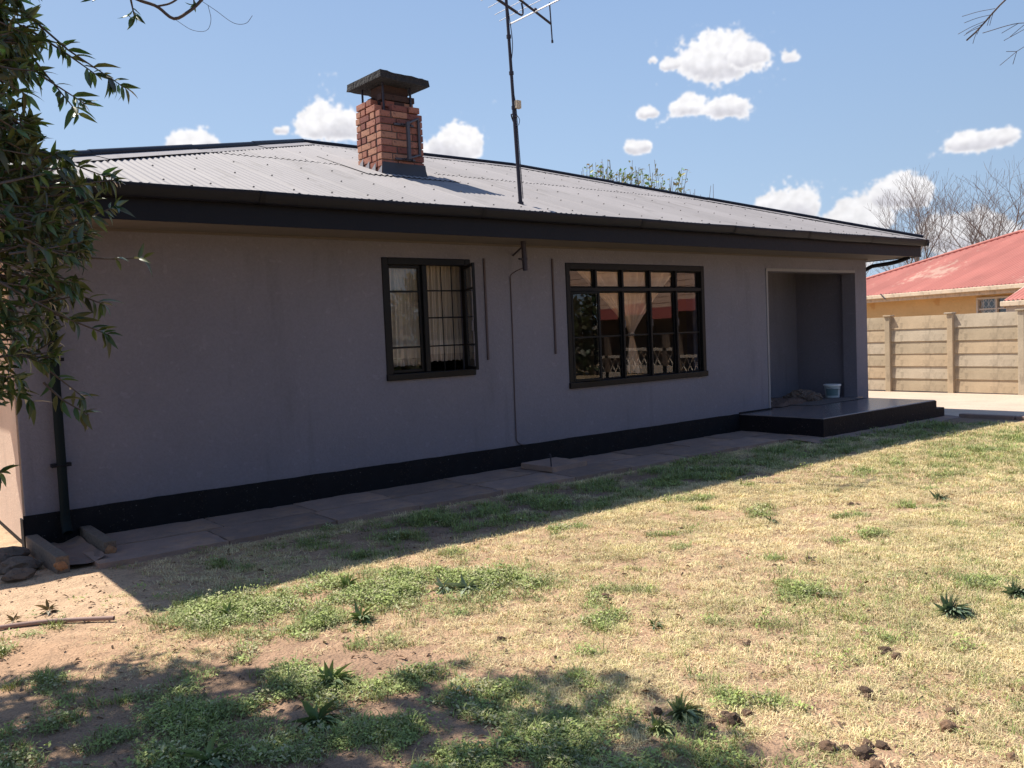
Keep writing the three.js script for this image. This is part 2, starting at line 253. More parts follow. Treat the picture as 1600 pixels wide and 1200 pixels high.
// ------------------------------------------------------------------ the grey house
const house = thing('grey_house', 'long grey painted bungalow with black plinth and light grey corrugated hip roof', 'house');
const X0 = 0.72, X1 = 14.92, ZE = 0.72, YE = 2.915, ZR = -4.0, YR = 4.53, XP = 5.75, XQ = 9.75, ZB = -8.72; // eaves, ridge
const WL = 1.195, WR = 14.34, CEIL = 2.625;
{
  const win = [[4.662, 5.815, 1.125, 2.44], [7.272, 9.935, 0.858, 2.432]], pX0 = 11.46, pX1 = 13.98, pTop = 2.38;
  // front wall, 0.22 m thick, with its openings
  const t0 = -0.22, t1 = 0, segs = [];
  const xs = [WL, win[0][0], win[0][1], win[1][0], win[1][1], pX0];
  segs.push(bx(WL, win[0][0], 0, CEIL, t0, t1), bx(win[0][1], win[1][0], 0, CEIL, t0, t1), bx(win[1][1], pX0, 0, CEIL, t0, t1));
  for (const [a, b, c, d] of win) segs.push(bx(a, b, 0, c, t0, t1), bx(a, b, d, CEIL, t0, t1));
  segs.push(bx(pX0, pX1, pTop, CEIL, t0, t1), bx(pX1, WR, 0, CEIL, -0.25, t1));
  mesh('front_wall', segs, M.wall, house);
  mesh('side_wall', [bx(WL, WL + 0.22, 0, CEIL, -8, -0.22), bx(WL - 0.014, WL - 0.001, 0.2, CEIL, -0.225, -0.03)], M.cream, house).userData.label = 'cream unpainted side wall of the grey house';
  mesh('rear_wall', [bx(WL + 0.22, WR, 0, CEIL, -8, -7.78), bx(WR - 0.22, WR, 0, CEIL, -7.78, -1.5)], M.wall, house);
  // porch recess
  mesh('porch_wall', [bx(pX0 - 0.2, 14.14, 0.2, CEIL, -1.46, -1.26), bx(14.12, WR - 0.002, 0.2, CEIL, -1.26, -0.25), bx(pX0 - 0.2, pX0, 0.2, CEIL, -1.26, -0.22)], M.wall, house);
  mesh('porch_ceiling', bx(pX0, 14.12, 2.5, 2.56, -1.26, -0.22), M.soffit, house);
  mesh('porch_trim', [bx(pX0 - 0.045, pX0 - 0.005, 0.24, 2.42, 0.0, 0.012), bx(pX0 - 0.045, pX1 - 0.02, 2.385, 2.425, 0.001, 0.013)], M.trim, house);
  // plinth, its painted top edge wavering by hand
  const pl = (a, b) => { const n = Math.ceil((b - a) / 0.12); const g = grid(n, 1, (u, v) => { const x = lerp(a, b, u); return [x, v ? 0.243 + 0.006 * nz(x * 3, 0) + 0.004 * nz(x * 11, 2) : -0.15, 0.014]; }); const top = grid(n, 1, (u, v) => { const x = lerp(a, b, u); return [x, 0.243 + 0.006 * nz(x * 3, 0) + 0.004 * nz(x * 11, 2), v ? -0.005 : 0.014]; }); return [g, top]; };
  mesh('plinth', [...pl(WL - 0.02, 10.66), bx(WL - 0.024, WL - 0.004, -0.12, 0.21, -0.12, 0.014), bx(10.66, pX0, 0.24, 0.262, 0, 0.03)], M.plinth, house);
  mesh('foundation', bx(WL + 0.005, WR, -0.4, 0.0, -7.99, -0.01), M.plinth, house);
  mesh('inner_floor', bx(WL + 0.22, pX0 - 0.21, 0.1, 0.2, -7.78, -0.22), M.wood, house);
  mesh('ceiling', bx(WL + 0.22, pX0 - 0.2, 2.56, 2.6, -7.78, -0.22), M.room, house);
  mesh('partition', [bx(3.6, 3.7, 0.2, 2.56, -4, -0.22), bx(6.55, 6.65, 0.2, 2.56, -4, -0.22), bx(3.7, 11.36, 0.2, 2.56, -4.1, -4), bx(11.262, 11.36, 0.2, 2.56, -4, -1.462)], M.room, house);
  // porch floor and steps, rounded cement edges
  mesh('porch_floor', [rbx(10.66, 13.88, -0.16, 0.24, 0.005, 1.40, 0.012), bx(pX0, 14.12, 0.1, 0.239, -1.26, 0.02)], M.slab, house);
  mesh('porch_floor_edge', [bx(10.652, 13.888, -0.15, 0.226, 1.38, 1.409), bx(10.652, 10.68, -0.15, 0.226, 0.02, 1.38), bx(13.86, 13.889, -0.15, 0.226, 0.05, 1.38)], M.slabEdge, house);
  mesh('porch_step', rbx(13.89, 14.17, -0.2, 0.10, 0.05, 1.405, 0.012), M.slabEdge, house);
  // eaves
  mesh('soffit', [bx(X0 + 0.03, X1 - 0.03, CEIL, CEIL + 0.012, -0.02, 0.66), bx(WR - 0.02, X1 - 0.03, CEIL, CEIL + 0.012, -8.6, -0.02), bx(X0 + 0.03, WL + 0.02, CEIL, CEIL + 0.012, -8.6, -0.02)], M.soffit, house);
  mesh('soffit_batten', [bx(WL, WR, CEIL - 0.022, CEIL - 0.001, 0.001, 0.03), bx(X0 + 0.03, X1 - 0.03, CEIL - 0.008, CEIL - 0.001, 0.635, 0.66)], M.soffit, house);
  mesh('fascia', [bx(X0, X1, 2.612, 2.83, 0.662, 0.688), bx(X0, X0 + 0.025, 2.612, 2.83, -8.66, 0.662), bx(X1 - 0.025, X1, 2.612, 2.83, -8.66, 0.662), bx(X0, X1, 2.612, 2.83, -8.69, -8.662)], M.black, house);
  // ogee gutter in lengths
  const prof = [[0.69, 2.885], [0.69, 2.795], [0.755, 2.79], [0.775, 2.805], [0.785, 2.83], [0.805, 2.86], [0.81, 2.893], [0.802, 2.9], [0.796, 2.893]];
  const gutter = (a, b, k) => { const n = prof.length - 1; return grid(Math.max(2, Math.round((b - a) / 0.4)), n, (u, v) => { const q = prof[Math.round(v * n)], x = lerp(a, b, u), sag = -0.006 * Math.sin(Math.PI * u) + k; return [x, q[1] + sag, q[0]]; }); };
  const gp = part('gutter', house); let gx = X0 - 0.06;
  for (const len of [2.4, 2.4, 2.4, 1.8, 1.75, 1.75, 1.75]) { const e = Math.min(gx + len, X1 + 0.07); mesh('gutter_length', gutter(gx, e, rr(-0.002, 0.002)), M.gutter, gp); if (e < X1) mesh('gutter_joint', grid(1, 8, (u, v) => { const q = prof[Math.round(v * 8)]; return [e - 0.025 + u * 0.05, q[1] - 0.004, q[0] + 0.004]; }), M.black, gp); gx = e; }
  for (const x of [X1 + 0.066, X0 - 0.062]) mesh('gutter_end', bx(x, x + 0.004, 2.795, 2.892, 0.69, 0.80), M.gutter, gp);
  for (let x = 1.5; x < X1; x += 0.95) mesh('gutter_bracket', [bx(x, x + 0.012, 2.896, 2.905, 0.69, 0.802)], M.black, gp);
  // right-hand gutter bend under the corner, downpipe on the far side
  mesh('gutter_outlet', [tube([[14.8, 2.62, 0.55], [14.7, 2.55, 0.35], [14.45, 2.5, 0.05]], 0.035, 10), rod([14.45, 2.5, 0.05], [14.4, 2.42, -0.1], 0.035)], M.black, house);
  // downpipe at the left end
  const dp = part('downpipe', house, [1.475, 0, 0.075]);
  mesh('pipe', [rod([0, 0.16, 0], [0, 2.5, 0], 0.037, 0.037, 14), tube([[0, 2.48, 0], [0, 2.6, 0.04], [0, 2.72, 0.45], [0, 2.81, 0.66]], 0.037, 16, 12), tube([[0, 0.2, 0], [0, 0.13, 0.02], [0, 0.07, 0.07]], 0.04, 8, 12)], dull({ color: C(0.008, 0.013, 0.014) }), dp);
  for (const y of [0.62, 1.5, 2.3]) mesh('pipe_bracket', [bx(-0.075, 0.075, y, y + 0.03, -0.05, 0.008), new THREE.TorusGeometry(0.041, 0.006, 6, 16).rotateX(Math.PI / 2).translate(0, y + 0.015, 0)], M.black, dp);
  // battens and cable on the wall
  for (const [x, y0, y1] of [[6.012, 1.285, 2.455], [7.055, 1.305, 2.475]]) mesh('wall_batten', rbx(x - 0.012, x + 0.012, y0, y1, 0.0, 0.02, 0.004), M.wood, house);
  mesh('wall_cable', [tube([[6.35, 2.33, 0.33], [6.33, 2.3, 0.2], [6.36, 2.26, 0.05], [6.39, 2.23, 0.008]], 0.006, 12, 6), tube([[6.39, 2.23, 0.008], [6.388, 1.6, 0.01], [6.38, 0.9, 0.008], [6.376, 0.31, 0.01]], 0.007, 24, 6), tube([[6.376, 0.31, 0.01], [6.4, 0.275, 0.012], [6.45, 0.248, 0.02], [6.5, 0.244, 0.02]], 0.006, 8, 6)], M.wood, house);
  // added slab on the left-hand side, out of the picture, shading the ground strip
  mesh('added_shade_slab', rbx(-0.15, WL, 2.24, 2.34, -1.25, -0.2, 0.01), M.cream, house);
}
// ---- windows
function leaf(parent, x0, x1, y0, y1, z, bars, w = 0.032, d = 0.03) { // a framed, glazed panel: bars = {v:[x..], h:[y..]}
  const g = [rbx(x0, x0 + w, y0, y1, z - d / 2, z + d / 2, 0.004), rbx(x1 - w, x1, y0, y1, z - d / 2, z + d / 2, 0.004), rbx(x0 + w, x1 - w, y0, y0 + w, z - d / 2, z + d / 2, 0.004), rbx(x0 + w, x1 - w, y1 - w, y1, z - d / 2, z + d / 2, 0.004)];
  mesh('sash', g, M.frame, parent);
  for (const x of bars.v || []) mesh('glazing_bar', bx(x - 0.011, x + 0.011, y0 + w, y1 - w, z - 0.011, z + 0.011), M.frame, parent);
  for (const y of bars.h || []) mesh('glazing_bar', bx(x0 + w, x1 - w, y - 0.011, y + 0.011, z - 0.0118, z + 0.0118), M.frame, parent);
  const ys = [y0 + w, ...(bars.h || []), y1 - w], vx = [x0 + w, ...(bars.v || []), x1 - w];
  for (let i = 0; i < ys.length - 1; i++) for (let j = 0; j < vx.length - 1; j++) {
    const pane = mesh('pane', new THREE.PlaneGeometry(vx[j + 1] - vx[j] - 0.004, ys[i + 1] - ys[i] - 0.004), M.glass, parent);
    pane.position.set((vx[j] + vx[j + 1]) / 2, (ys[i] + ys[i + 1]) / 2, z - 0.004); pane.rotation.set(rr(-0.006, 0.006), rr(-0.008, 0.008), 0);
  }
}
{
  // smaller window: fixed lights on the left, casement standing open on the right
  const w1 = part('window', house); w1.userData.label = 'smaller window with its right casement standing open';
  const [a, b, c, d] = [4.662, 5.815, 1.125, 2.44];
  mesh('frame', [rbx(a, a + 0.075, c, d, -0.09, 0.014), rbx(b - 0.075, b, c, d, -0.09, 0.014), rbx(a + 0.075, b - 0.075, d - 0.075, d, -0.09, 0.013), rbx(a - 0.005, b + 0.005, c, c + 0.07, -0.09, 0.03), rbx(5.165, 5.225, c + 0.07, d - 0.075, -0.08, 0.006)], M.frame, w1);
  leaf(w1, a + 0.078, 5.163, 1.2, 2.362, -0.045, { h: [1.475, 2.08] });
  for (const x of [5.46, 5.6]) mesh('burglar_bar', rod([x, 1.2, -0.075], [x, 2.36, -0.075], 0.006), M.frame, w1);
  for (const y of [1.475, 1.79, 2.09]) mesh('burglar_bar', rod([5.225, y, -0.07], [5.74, y, -0.07], 0.008), M.frame, w1);
  const cs = part('casement', w1, [5.735, 0, 0.0]); cs.rotation.y = 1.15; // swung outwards about its right-hand hinge
  { // sub-parts would be a fourth level: one mesh for the frame, panes joined to it stay thin glass
    const cw = 0.5, g = []; g.push(rbx(-cw, -cw + 0.035, 1.2, 2.36, -0.015, 0.015, 0.004), rbx(-0.035, 0, 1.2, 2.36, -0.015, 0.015, 0.004), rbx(-cw + 0.035, -0.035, 1.2, 1.235, -0.015, 0.015, 0.004), rbx(-cw + 0.035, -0.035, 2.325, 2.36, -0.015, 0.015, 0.004)); for (const y of [1.475, 2.09]) g.push(bx(-cw + 0.035, -0.035, y - 0.011, y + 0.011, -0.011, 0.011));
    const cm = mesh('casement_frame', g, M.frame, w1); cm.position.copy(cs.position); cm.rotation.copy(cs.rotation); w1.remove(cs);
    for (const [y0, y1] of [[1.237, 1.463], [1.487, 2.078], [2.102, 2.323]]) { const p = mesh('pane', new THREE.PlaneGeometry(cw - 0.072, y1 - y0).translate(-cw / 2, (y0 + y1) / 2, -0.003), M.glass, w1); p.position.copy(cm.position); p.rotation.copy(cm.rotation); }
    const h = mesh('handle', [rbx(-cw + 0.008, -cw + 0.028, 1.62, 1.74, -0.045, -0.018, 0.004)], M.metal, w1); h.position.copy(cm.position); h.rotation.copy(cm.rotation);
  }
}
{
  const w2 = part('window', house); w2.userData.label = 'wide window of five columns of panes';
  const [a, b, c, d] = [7.272, 9.935, 0.858, 2.432];
  mesh('frame', [rbx(a, a + 0.07, c, d, -0.09, 0.014), rbx(b - 0.07, b, c, d, -0.09, 0.014), rbx(a + 0.07, b - 0.07, d - 0.08, d, -0.09, 0.013), rbx(a - 0.008, b + 0.008, c, c + 0.075, -0.09, 0.035)], M.frame, w2);
  const xs = [a + 0.07, 7.80, 8.285, 8.815, 9.345, b - 0.07], yt = 2.075;
  mesh('transom', rbx(xs[0], xs[5], yt, yt + 0.05, -0.085, 0.004, 0.004), M.frame, w2);
  for (let i = 1; i < 5; i++) mesh('mullion', [rbx(xs[i] - 0.016, xs[i] + 0.016, c + 0.075, yt, -0.08, 0.002, 0.004), rbx(xs[i] - 0.016, xs[i] + 0.016, yt + 0.05, d - 0.08, -0.08, 0.002, 0.004)], M.frame, w2);
  for (let i = 0; i < 5; i++) {
    const l = xs[i] + (i ? 0.018 : 0.003), r = xs[i + 1] - (i < 4 ? 0.018 : 0.003);
    leaf(w2, l, r, yt + 0.053, d - 0.083, -0.045, {}, 0.014, 0.026);
    if (i > 0) leaf(w2, l, r, c + 0.08, yt - 0.003, -0.045, { h: [1.495] }, 0.015, 0.026);
    else { // left casement slightly ajar
      const cw = r - l, fr = [rbx(0, 0.032, c + 0.08, yt - 0.003, -0.015, 0.015, 0.004), rbx(cw - 0.032, cw, c + 0.08, yt - 0.003, -0.015, 0.015, 0.004), rbx(0.032, cw - 0.032, c + 0.08, c + 0.112, -0.015, 0.015, 0.004), rbx(0.032, cw - 0.032, yt - 0.035, yt - 0.003, -0.015, 0.015, 0.004), bx(0.032, cw - 0.032, 1.484, 1.506, -0.011, 0.011)];
      const f = mesh('casement_frame', fr, M.frame, w2); f.position.set(l, 0, 0.0); f.rotation.y = -0.16;
      for (const [y0, y1] of [[c + 0.114, 1.482], [1.508, yt - 0.037]]) { const p = mesh('pane', new THREE.PlaneGeometry(cw - 0.068, y1 - y0).translate(cw / 2, (y0 + y1) / 2, 0), M.glass, w2); p.position.copy(f.position); p.rotation.copy(f.rotation); }
    }
  }
  for (let i = 1; i < 5; i++) mesh('handle', rbx(xs[i] + 0.03, xs[i] + 0.045, 1.6, 1.7, -0.03, -0.012, 0.003), M.metal, w2);
}
// ---- roof: corrugated sheets, cut to the hips
const PITCH = 0.0762, AMP = 0.0068, SL = (YR - YE) / (ZE - ZR), roof = part('roof', house);
const tmaxF = (x) => clamp(Math.min((x - X0) / (XP - X0), (X1 - x) / (X1 - XQ), 1));
function sheet(xa, xb, t0, t1, lift, tm, place, per = 6, amp = AMP, PT = PITCH) {
  const n = Math.max(2, Math.round((xb - xa) / PT * per)), pos = [], idx = [], uv = [], rows = 3;
  for (let i = 0; i <= n; i++) {
    const x = lerp(xa, xb, i / n), top = Math.min(t1, tm(x)), bot = Math.min(t0, top), wv = amp * Math.cos(2 * Math.PI * x / PT);
    for (let r = 0; r <= rows; r++) { const t = lerp(bot, top, r / rows), p = place(x, t, wv + lift(x, t)); pos.push(...p); uv.push(x, t * 5); }
  }
  for (let i = 0; i < n; i++) for (let r = 0; r < rows; r++) { const a = i * (rows + 1) + r, b = a + rows + 1; idx.push(a, b, b + 1, a, b + 1, a + 1); }
  const g = new THREE.BufferGeometry(); g.setAttribute('position', new THREE.Float32BufferAttribute(pos, 3)); g.setAttribute('uv', new THREE.Float32BufferAttribute(uv, 2)); g.setIndex(idx); g.computeVertexNormals(); return g;
}
const roofAt = (x, t, h = 0) => { const z = lerp(ZE, ZR, t), y = lerp(YE, YR, t), k = 1 / Math.hypot(1, SL); return [x, y + h * k, z + h * SL * k]; };
{
  const wS = PITCH * 9; let k = 0; const tSplit = 0.52;
  for (let x = X0; x < X1 - 0.01; x += wS, k++) {
    const xe = Math.min(x + wS + PITCH * 0.5, X1), jit = rr(-0.004, 0.004), tl = tSplit + (k % 2) * 0.006;
    const lift = (X) => jit * 0.6 + 0.004 * ss(xe - PITCH, xe, X) + 0.003 * nz(X * 0.9, 0);
    const lo = sheet(x, xe, -0.012 + rr(-0.002, 0.002), Math.min(1, tl + 0.03), lift, tmaxF, roofAt), m1 = shared('roof_sheet', lo, pick(roofMats), roof);
    if (tmaxF((x + xe) / 2) > tl) shared('roof_sheet', sheet(x, xe, tl, 1, (X) => lift(X) + 0.007, tmaxF, roofAt), pick(roofMats), roof);
  }
  // the other three slopes
  shared('roof_sheet', sheet(X0, X1, -0.01, 1, () => 0, tmaxF, (x, t, h) => [x, lerp(YE, YR, t) + h, lerp(ZB, ZR, t)], 4), roofMats[0], roof);
  const side = (xe, xr) => sheet(ZB, ZE, -0.01, 1, () => 0, (z) => clamp(Math.min((z - ZB) / (ZR - ZB), (ZE - z) / (ZE - ZR))), (z, t, h) => [lerp(xe, xr, t), lerp(YE, YR, t) + h, z], 4);
  shared('roof_sheet', side(X0, XP), roofMats[1], roof); shared('roof_sheet', side(X1, XQ), roofMats[2], roof);
  // ridge capping: wings and roll, in overlapping lengths
  const cap = (A, B, nA, nB, w) => { // nA, nB: horizontal directions of the two wings (unit, with slope)
    const a = V(...A), b = V(...B), L = a.distanceTo(b), n = Math.max(1, Math.round(L / 1.85)), dir = b.clone().sub(a).normalize();
    for (let i = 0; i < n; i++) {
      const s = i / n, e = Math.min(1, (i + 1) / n + 0.02), h = 0.018 + (i % 2) * 0.007 + rr(0, 0.004);
      const wing = (q) => grid(1, 2, (u, v) => { const p = a.clone().lerp(b, lerp(s, e, u)), o = q.clone().multiplyScalar(v * w); return [p.x + o.x, p.y + o.y + h + (v > 0.9 ? -0.006 : 0), p.z + o.z]; });
      mesh('ridge_wing', [wing(nA), wing(nB)], roofMats[i % 3], roof);
      const p0 = a.clone().lerp(b, s), p1 = a.clone().lerp(b, e); p0.y += h + 0.012; p1.y += h + 0.012;
      mesh('ridge_roll', rod(p0.toArray(), p1.toArray(), 0.034, 0.034, 10), M.gutter, roof);
    }
  };
  const front = V(0, -SL, 1).normalize(), back = V(0, -SL, -1).normalize(), left = V(-1, -(YR - YE) / (XP - X0), 0).normalize(), right = V(1, -(YR - YE) / (X1 - XQ), 0).normalize();
  cap([XP, YR, ZR], [XQ, YR, ZR], front, back, 0.19);
  const across = (A, B, n) => { const d = V(...B).sub(V(...A)).normalize(); return n.clone().sub(d.multiplyScalar(n.dot(d))).normalize(); };
  const h = (A, B, n1, n2) => cap(A, B, across(A, B, n1), across(A, B, n2), 0.19);
  h([X0, YE, ZE], [XP, YR, ZR], front, left); h([X1, YE, ZE], [XQ, YR, ZR], front, right); h([X0, YE, ZB], [XP, YR, ZR], back, left); h([X1, YE, ZB], [XQ, YR, ZR], back, right);
  // roofing screws in lines over the purlins
  const sc = []; const dome = new THREE.SphereGeometry(0.0105, 6, 4, 0, 7, 0, 1.6);
  for (const t of [0.02, 0.19, 0.36, 0.535, 0.7, 0.86]) for (let x = X0 + PITCH * (0.5 + Math.round(t * 10) % 3); x < X1; x += PITCH * 5) if (tmaxF(x) > t + 0.03) { const xx = Math.round(x / PITCH) * PITCH, p = roofAt(xx, t + rr(-0.003, 0.003), AMP + 0.006); sc.push(dome.clone().translate(...p)); }
  mesh('roofing_screw', sc, std({ color: C(0.10, 0.085, 0.08), roughness: 0.7 }), roof).userData.kind = 'stuff';
}
// ---- chimney
{
  const ch = part('chimney', house); const x0 = 5.44, x1 = 6.045, zf = -1.2, zb = -1.8, base = 3.42, course = 0.0855, n = 12;
  mesh('mortar', [bx(x0 + 0.014, x1 - 0.014, base, base + course * (n - 1) - 0.02, zb + 0.014, zf - 0.014)], mortar, ch);
  const bl = 0.222, bh = 0.073, bw = 0.105, variants = [0, 1, 2].map((k) => boxUV(new RoundedBoxGeometry(bl - k * 0.004, bh, bw, 1, 0.006))), half = boxUV(new RoundedBoxGeometry(bw, bh, bw, 1, 0.006)), third = boxUV(new RoundedBoxGeometry(0.15, bh, bw, 1, 0.006));
  const put = (g, x, y, z, ry) => shared('brick', g, pick(brickMats), ch, [x + rr(-0.004, 0.004), y + rr(-0.002, 0.002), z + rr(-0.004, 0.004)], [rr(-0.01, 0.01), ry + rr(-0.015, 0.015), rr(-0.008, 0.008)]);
  for (let k = 1; k < n; k++) {
    const y = base + course * (k + 0.5), odd = k % 2;
    for (const [z, face] of [[zf - bw / 2, 1], [zb + bw / 2, -1]]) {
      if (k === n - 1 && face === 1) { put(variants[0], x0 + 0.3, y, z - 0.02, 0.03); put(third, x0 + 0.5, y, z, -0.02); continue; }
      if (odd) { put(variants[k % 3], x0 + bl / 2, y, z, 0); put(variants[(k + 1) % 3], x0 + bl * 1.5 + 0.012, y, z, 0); put(third, x1 - 0.075, y, z, 0); }
      else { put(third, x0 + 0.075, y, z, 0); put(variants[k % 3], x0 + 0.15 + 0.012 + bl / 2, y, z, 0); put(variants[(k + 2) % 3], x1 - bl / 2, y, z, 0); }
    }
    const depth = zf - zb - 2 * bw - 0.02; // between the front and back bricks: header rows on the flanks
    for (const [x, left] of [[x0 + bw / 2, 1], [x1 - bw / 2, 0]]) {
      if (k === n - 1 && !left) continue;
      put(variants[k % 3], x, y, zf - bw - 0.012 - (odd ? bl / 2 : depth - bl / 2), Math.PI / 2);
      put(half, x, y, zf - bw - 0.012 - (odd ? bl + 0.012 + (depth - bl) / 2 - 0.004 : (depth - bl) / 2), Math.PI / 2);
    }
  }
  // loose top: a stump of the stack to the rear left and the smoked inner collar
  let y = base + course * (n + 0.5);
  put(variants[0], x0 + bw / 2, y, zb + 0.14, Math.PI / 2 + 0.02); put(half, x0 + 0.06, y + 0.0, zb + 0.32, 0.1);
  const soot = std({ color: C(0.075, 0.042, 0.034), map: rep(brickTint, 2.5), roughness: 1 });
  for (let k = -1; k < 2; k++) for (let j = 0; j < 3; j++) for (const z of [-1.36, -1.62]) { const b = put(k % 2 ? variants[1] : third, 5.66 + j * 0.13 - 0.01 * (k % 2), y + k * course - 0.02, z, 0); if (k > 0 || j === 1) b.material = soot; }
  mesh('flue', [bx(5.6, 5.95, base + course * n - 0.1, 4.72, -1.66, -1.36)], soot, ch);
  // cap slab on iron rods
  const cg = new THREE.BoxGeometry(0.70, 0.085, 0.80, 14, 2, 14), cp = cg.attributes.position; for (let i = 0; i < cp.count; i++) { const a = cp.getX(i), b = cp.getY(i), c = cp.getZ(i), k = 0.012 * fbm(a * 9, b * 9 + 3, c * 9, 3) * 2; cp.setXYZ(i, a + (Math.abs(a) > 0.34 ? k : 0), b + k * 0.6, c + (Math.abs(c) > 0.39 ? k : 0)); } cg.computeVertexNormals();
  const cap = shared('cap_slab', boxUV(cg), capMat, ch, [5.76, 4.752, -1.52], [0.01, 0.02, -0.045]);
  for (const [x, z] of [[5.52, -1.74], [5.56, -1.3], [5.95, -1.3], [5.95, -1.72]]) mesh('cap_rod', rod([x, 4.35, z], [x, 4.75, z], 0.014, 0.014, 8), M.darkMetal, ch);
  // lead flashing and soaker sheet
  const lead = std({ color: C(0.05, 0.048, 0.055), roughness: 0.55, map: rep(plasterTint, 2) }), leadL = std({ color: C(0.30, 0.28, 0.29), roughness: 0.5, map: rep(plasterTint, 2) });
  mesh('flashing', [grid(8, 3, (u, v) => { const x = lerp(x0 - 0.005, x1 + 0.012, u), q = 1 - v; return [x + (u - 0.5) * 0.05 * q * q, 3.53 + v * 0.2, zf + 0.008 + 0.05 * q * q]; })], lead, ch);
  for (let i = 0; i < 4; i++) { const z0 = zf + 0.005 - i * 0.15, yb = 3.52 + SL * i * 0.15; mesh('flashing', grid(1, 1, (u, v) => [x0 - 0.006 - (1 - v) * 0.015 - i * 0.001, yb - 0.02 + v * (0.19 - u * 0.09) + (1 - v) * SL * 0.15 * u, z0 - u * 0.155]), leadL, ch); }
  for (const s of [0]) mesh('soaker_sheet', sheet(5.16, 6.5, 0.375, 0.66, () => 0.016, () => 1, roofAt), roofMats[1], ch);
  // steel bracket on the front
  const br = part('steel_bracket', ch); const mm = M.metal;
  mesh('bracket', [rbx(5.745, 5.785, 3.76, 4.22, zf + 0.085, zf + 0.125, 0.004), rbx(5.96, 5.99, 3.83, 4.30, zf + 0.006, zf + 0.03, 0.004), rbx(5.62, 5.9, 4.185, 4.21, zf + 0.004, zf + 0.03, 0.003), rbx(5.62, 5.9, 3.765, 3.79, zf + 0.004, zf + 0.03, 0.003), rod([5.765, 4.2, zf + 0.1], [5.975, 4.3, zf + 0.02], 0.014), rod([5.765, 3.78, zf + 0.1], [5.975, 3.85, zf + 0.02], 0.014), rod([5.72, 4.2, zf], [5.72, 4.2, zf + 0.06], 0.01), rod([5.85, 4.2, zf], [5.85, 4.2, zf + 0.06], 0.01), rod([5.72, 3.777, zf], [5.72, 3.777, zf + 0.06], 0.01), rod([5.85, 3.777, zf], [5.85, 3.777, zf + 0.06], 0.01), rod([5.76, 4.2, zf], [5.76, 4.2, zf + 0.1], 0.012), rod([5.76, 3.78, zf], [5.76, 3.78, zf + 0.1], 0.012)], mm, ch);
  ch.remove(br);
}
// ---- curtains behind the windows
{
  const lace = tex(1024, (u, v) => { const w = Math.abs(Math.sin(u * 400)) * 0.08 + Math.abs(Math.sin(v * 400)) * 0.08; const k = 0.86 + w + 0.15 * (N1(u, v, 8, 4) - 0.5); return [0.60 * k, 0.50 * k, 0.40 * k]; });
  const cm = new THREE.MeshPhysicalMaterial({ color: C(1, 1, 1), map: rep(lace, 1.5), roughness: 1, side: THREE.DoubleSide, transmission: 0.25, thickness: 0 });
  const net = new THREE.MeshPhysicalMaterial({ color: C(1.3, 1.1, 0.92), map: rep(lace, 1.5), roughness: 1, side: THREE.DoubleSide, transmission: 0.22, thickness: 0 });
  const hang = (name, label, x0, x1, y0, y1, z, folds, m, frill) => {
    const t = thing(name, label, 'curtain', [x0, y0, z]);
    const fz = (u, v) => 0.022 * Math.sin(u * folds * 6.28 + 1.2 * Math.sin(u * 9)) * (0.6 + 0.4 * v) + 0.008 * Math.sin(u * folds * 15 + v * 2);
    mesh('curtain_cloth', grid(150, 12, (u, v) => [u * (x1 - x0), 0.24 + v * (y1 - y0 - 0.24), fz(u, 1 - v)]), m, t);
    mesh('hem_band', grid(150, 3, (u, v) => [u * (x1 - x0), 0.08 + v * 0.16 , fz(u, 1) + 0.004]), std({ color: C(0.62, 0.52, 0.42), roughness: 1, side: THREE.DoubleSide }), t);
    mesh('frill', grid(220, 3, (u, v) => [u * (x1 - x0), v * 0.08 + 0.006 * Math.sin(u * 60), fz(u, 1) + 0.012 * Math.sin(u * (x1 - x0) * 190) * (1 - v)]), std({ color: C(0.5, 0.4, 0.32), roughness: 1, side: THREE.DoubleSide }), t);
    return t;
  };
  hang('lace_curtain', 'lace curtain with a cream hem band behind the fixed left panes of the smaller window', 4.70, 5.21, 1.27, 2.42, -0.2, 5, cm);
  hang('lace_curtain', 'gathered lace curtain behind the open casement side of the smaller window', 5.23, 5.82, 1.3, 2.42, -0.23, 9, cm);
  // the knotted net: gathered from the whole window head into one knot
  const t = thing('net_curtain', 'sheer net curtain knotted in the middle behind the wide window', 'curtain', [8.66, 1.50, -0.24]);
  mesh('gathered_cloth', grid(160, 24, (u, v) => { const k = Math.pow(v, 1.15), s = (u - 0.5) * 2, w = lerp(0.035, 1.06, k); return [s * w, 0.02 + v * 0.9, 0.03 * Math.sin(u * 70 + 2 * Math.sin(u * 11)) * lerp(0.5, 1, v) + 0.02 * Math.sin(u * 23)]; }), net, t);
  mesh('knot', lump(0.05, 1, 0.8, 0.9, 5, 0.3), net, t);
  mesh('tail', grid(50, 14, (u, v) => { const w = lerp(0.03, 0.13, Math.pow(v, 0.8)), s = (u - 0.5) * 2; return [s * w + 0.03 * v, -0.02 - v * (0.46 + 0.06 * Math.sin(u * 19)), 0.025 * Math.sin(u * 26) * (0.4 + v)]; }), net, t);
}

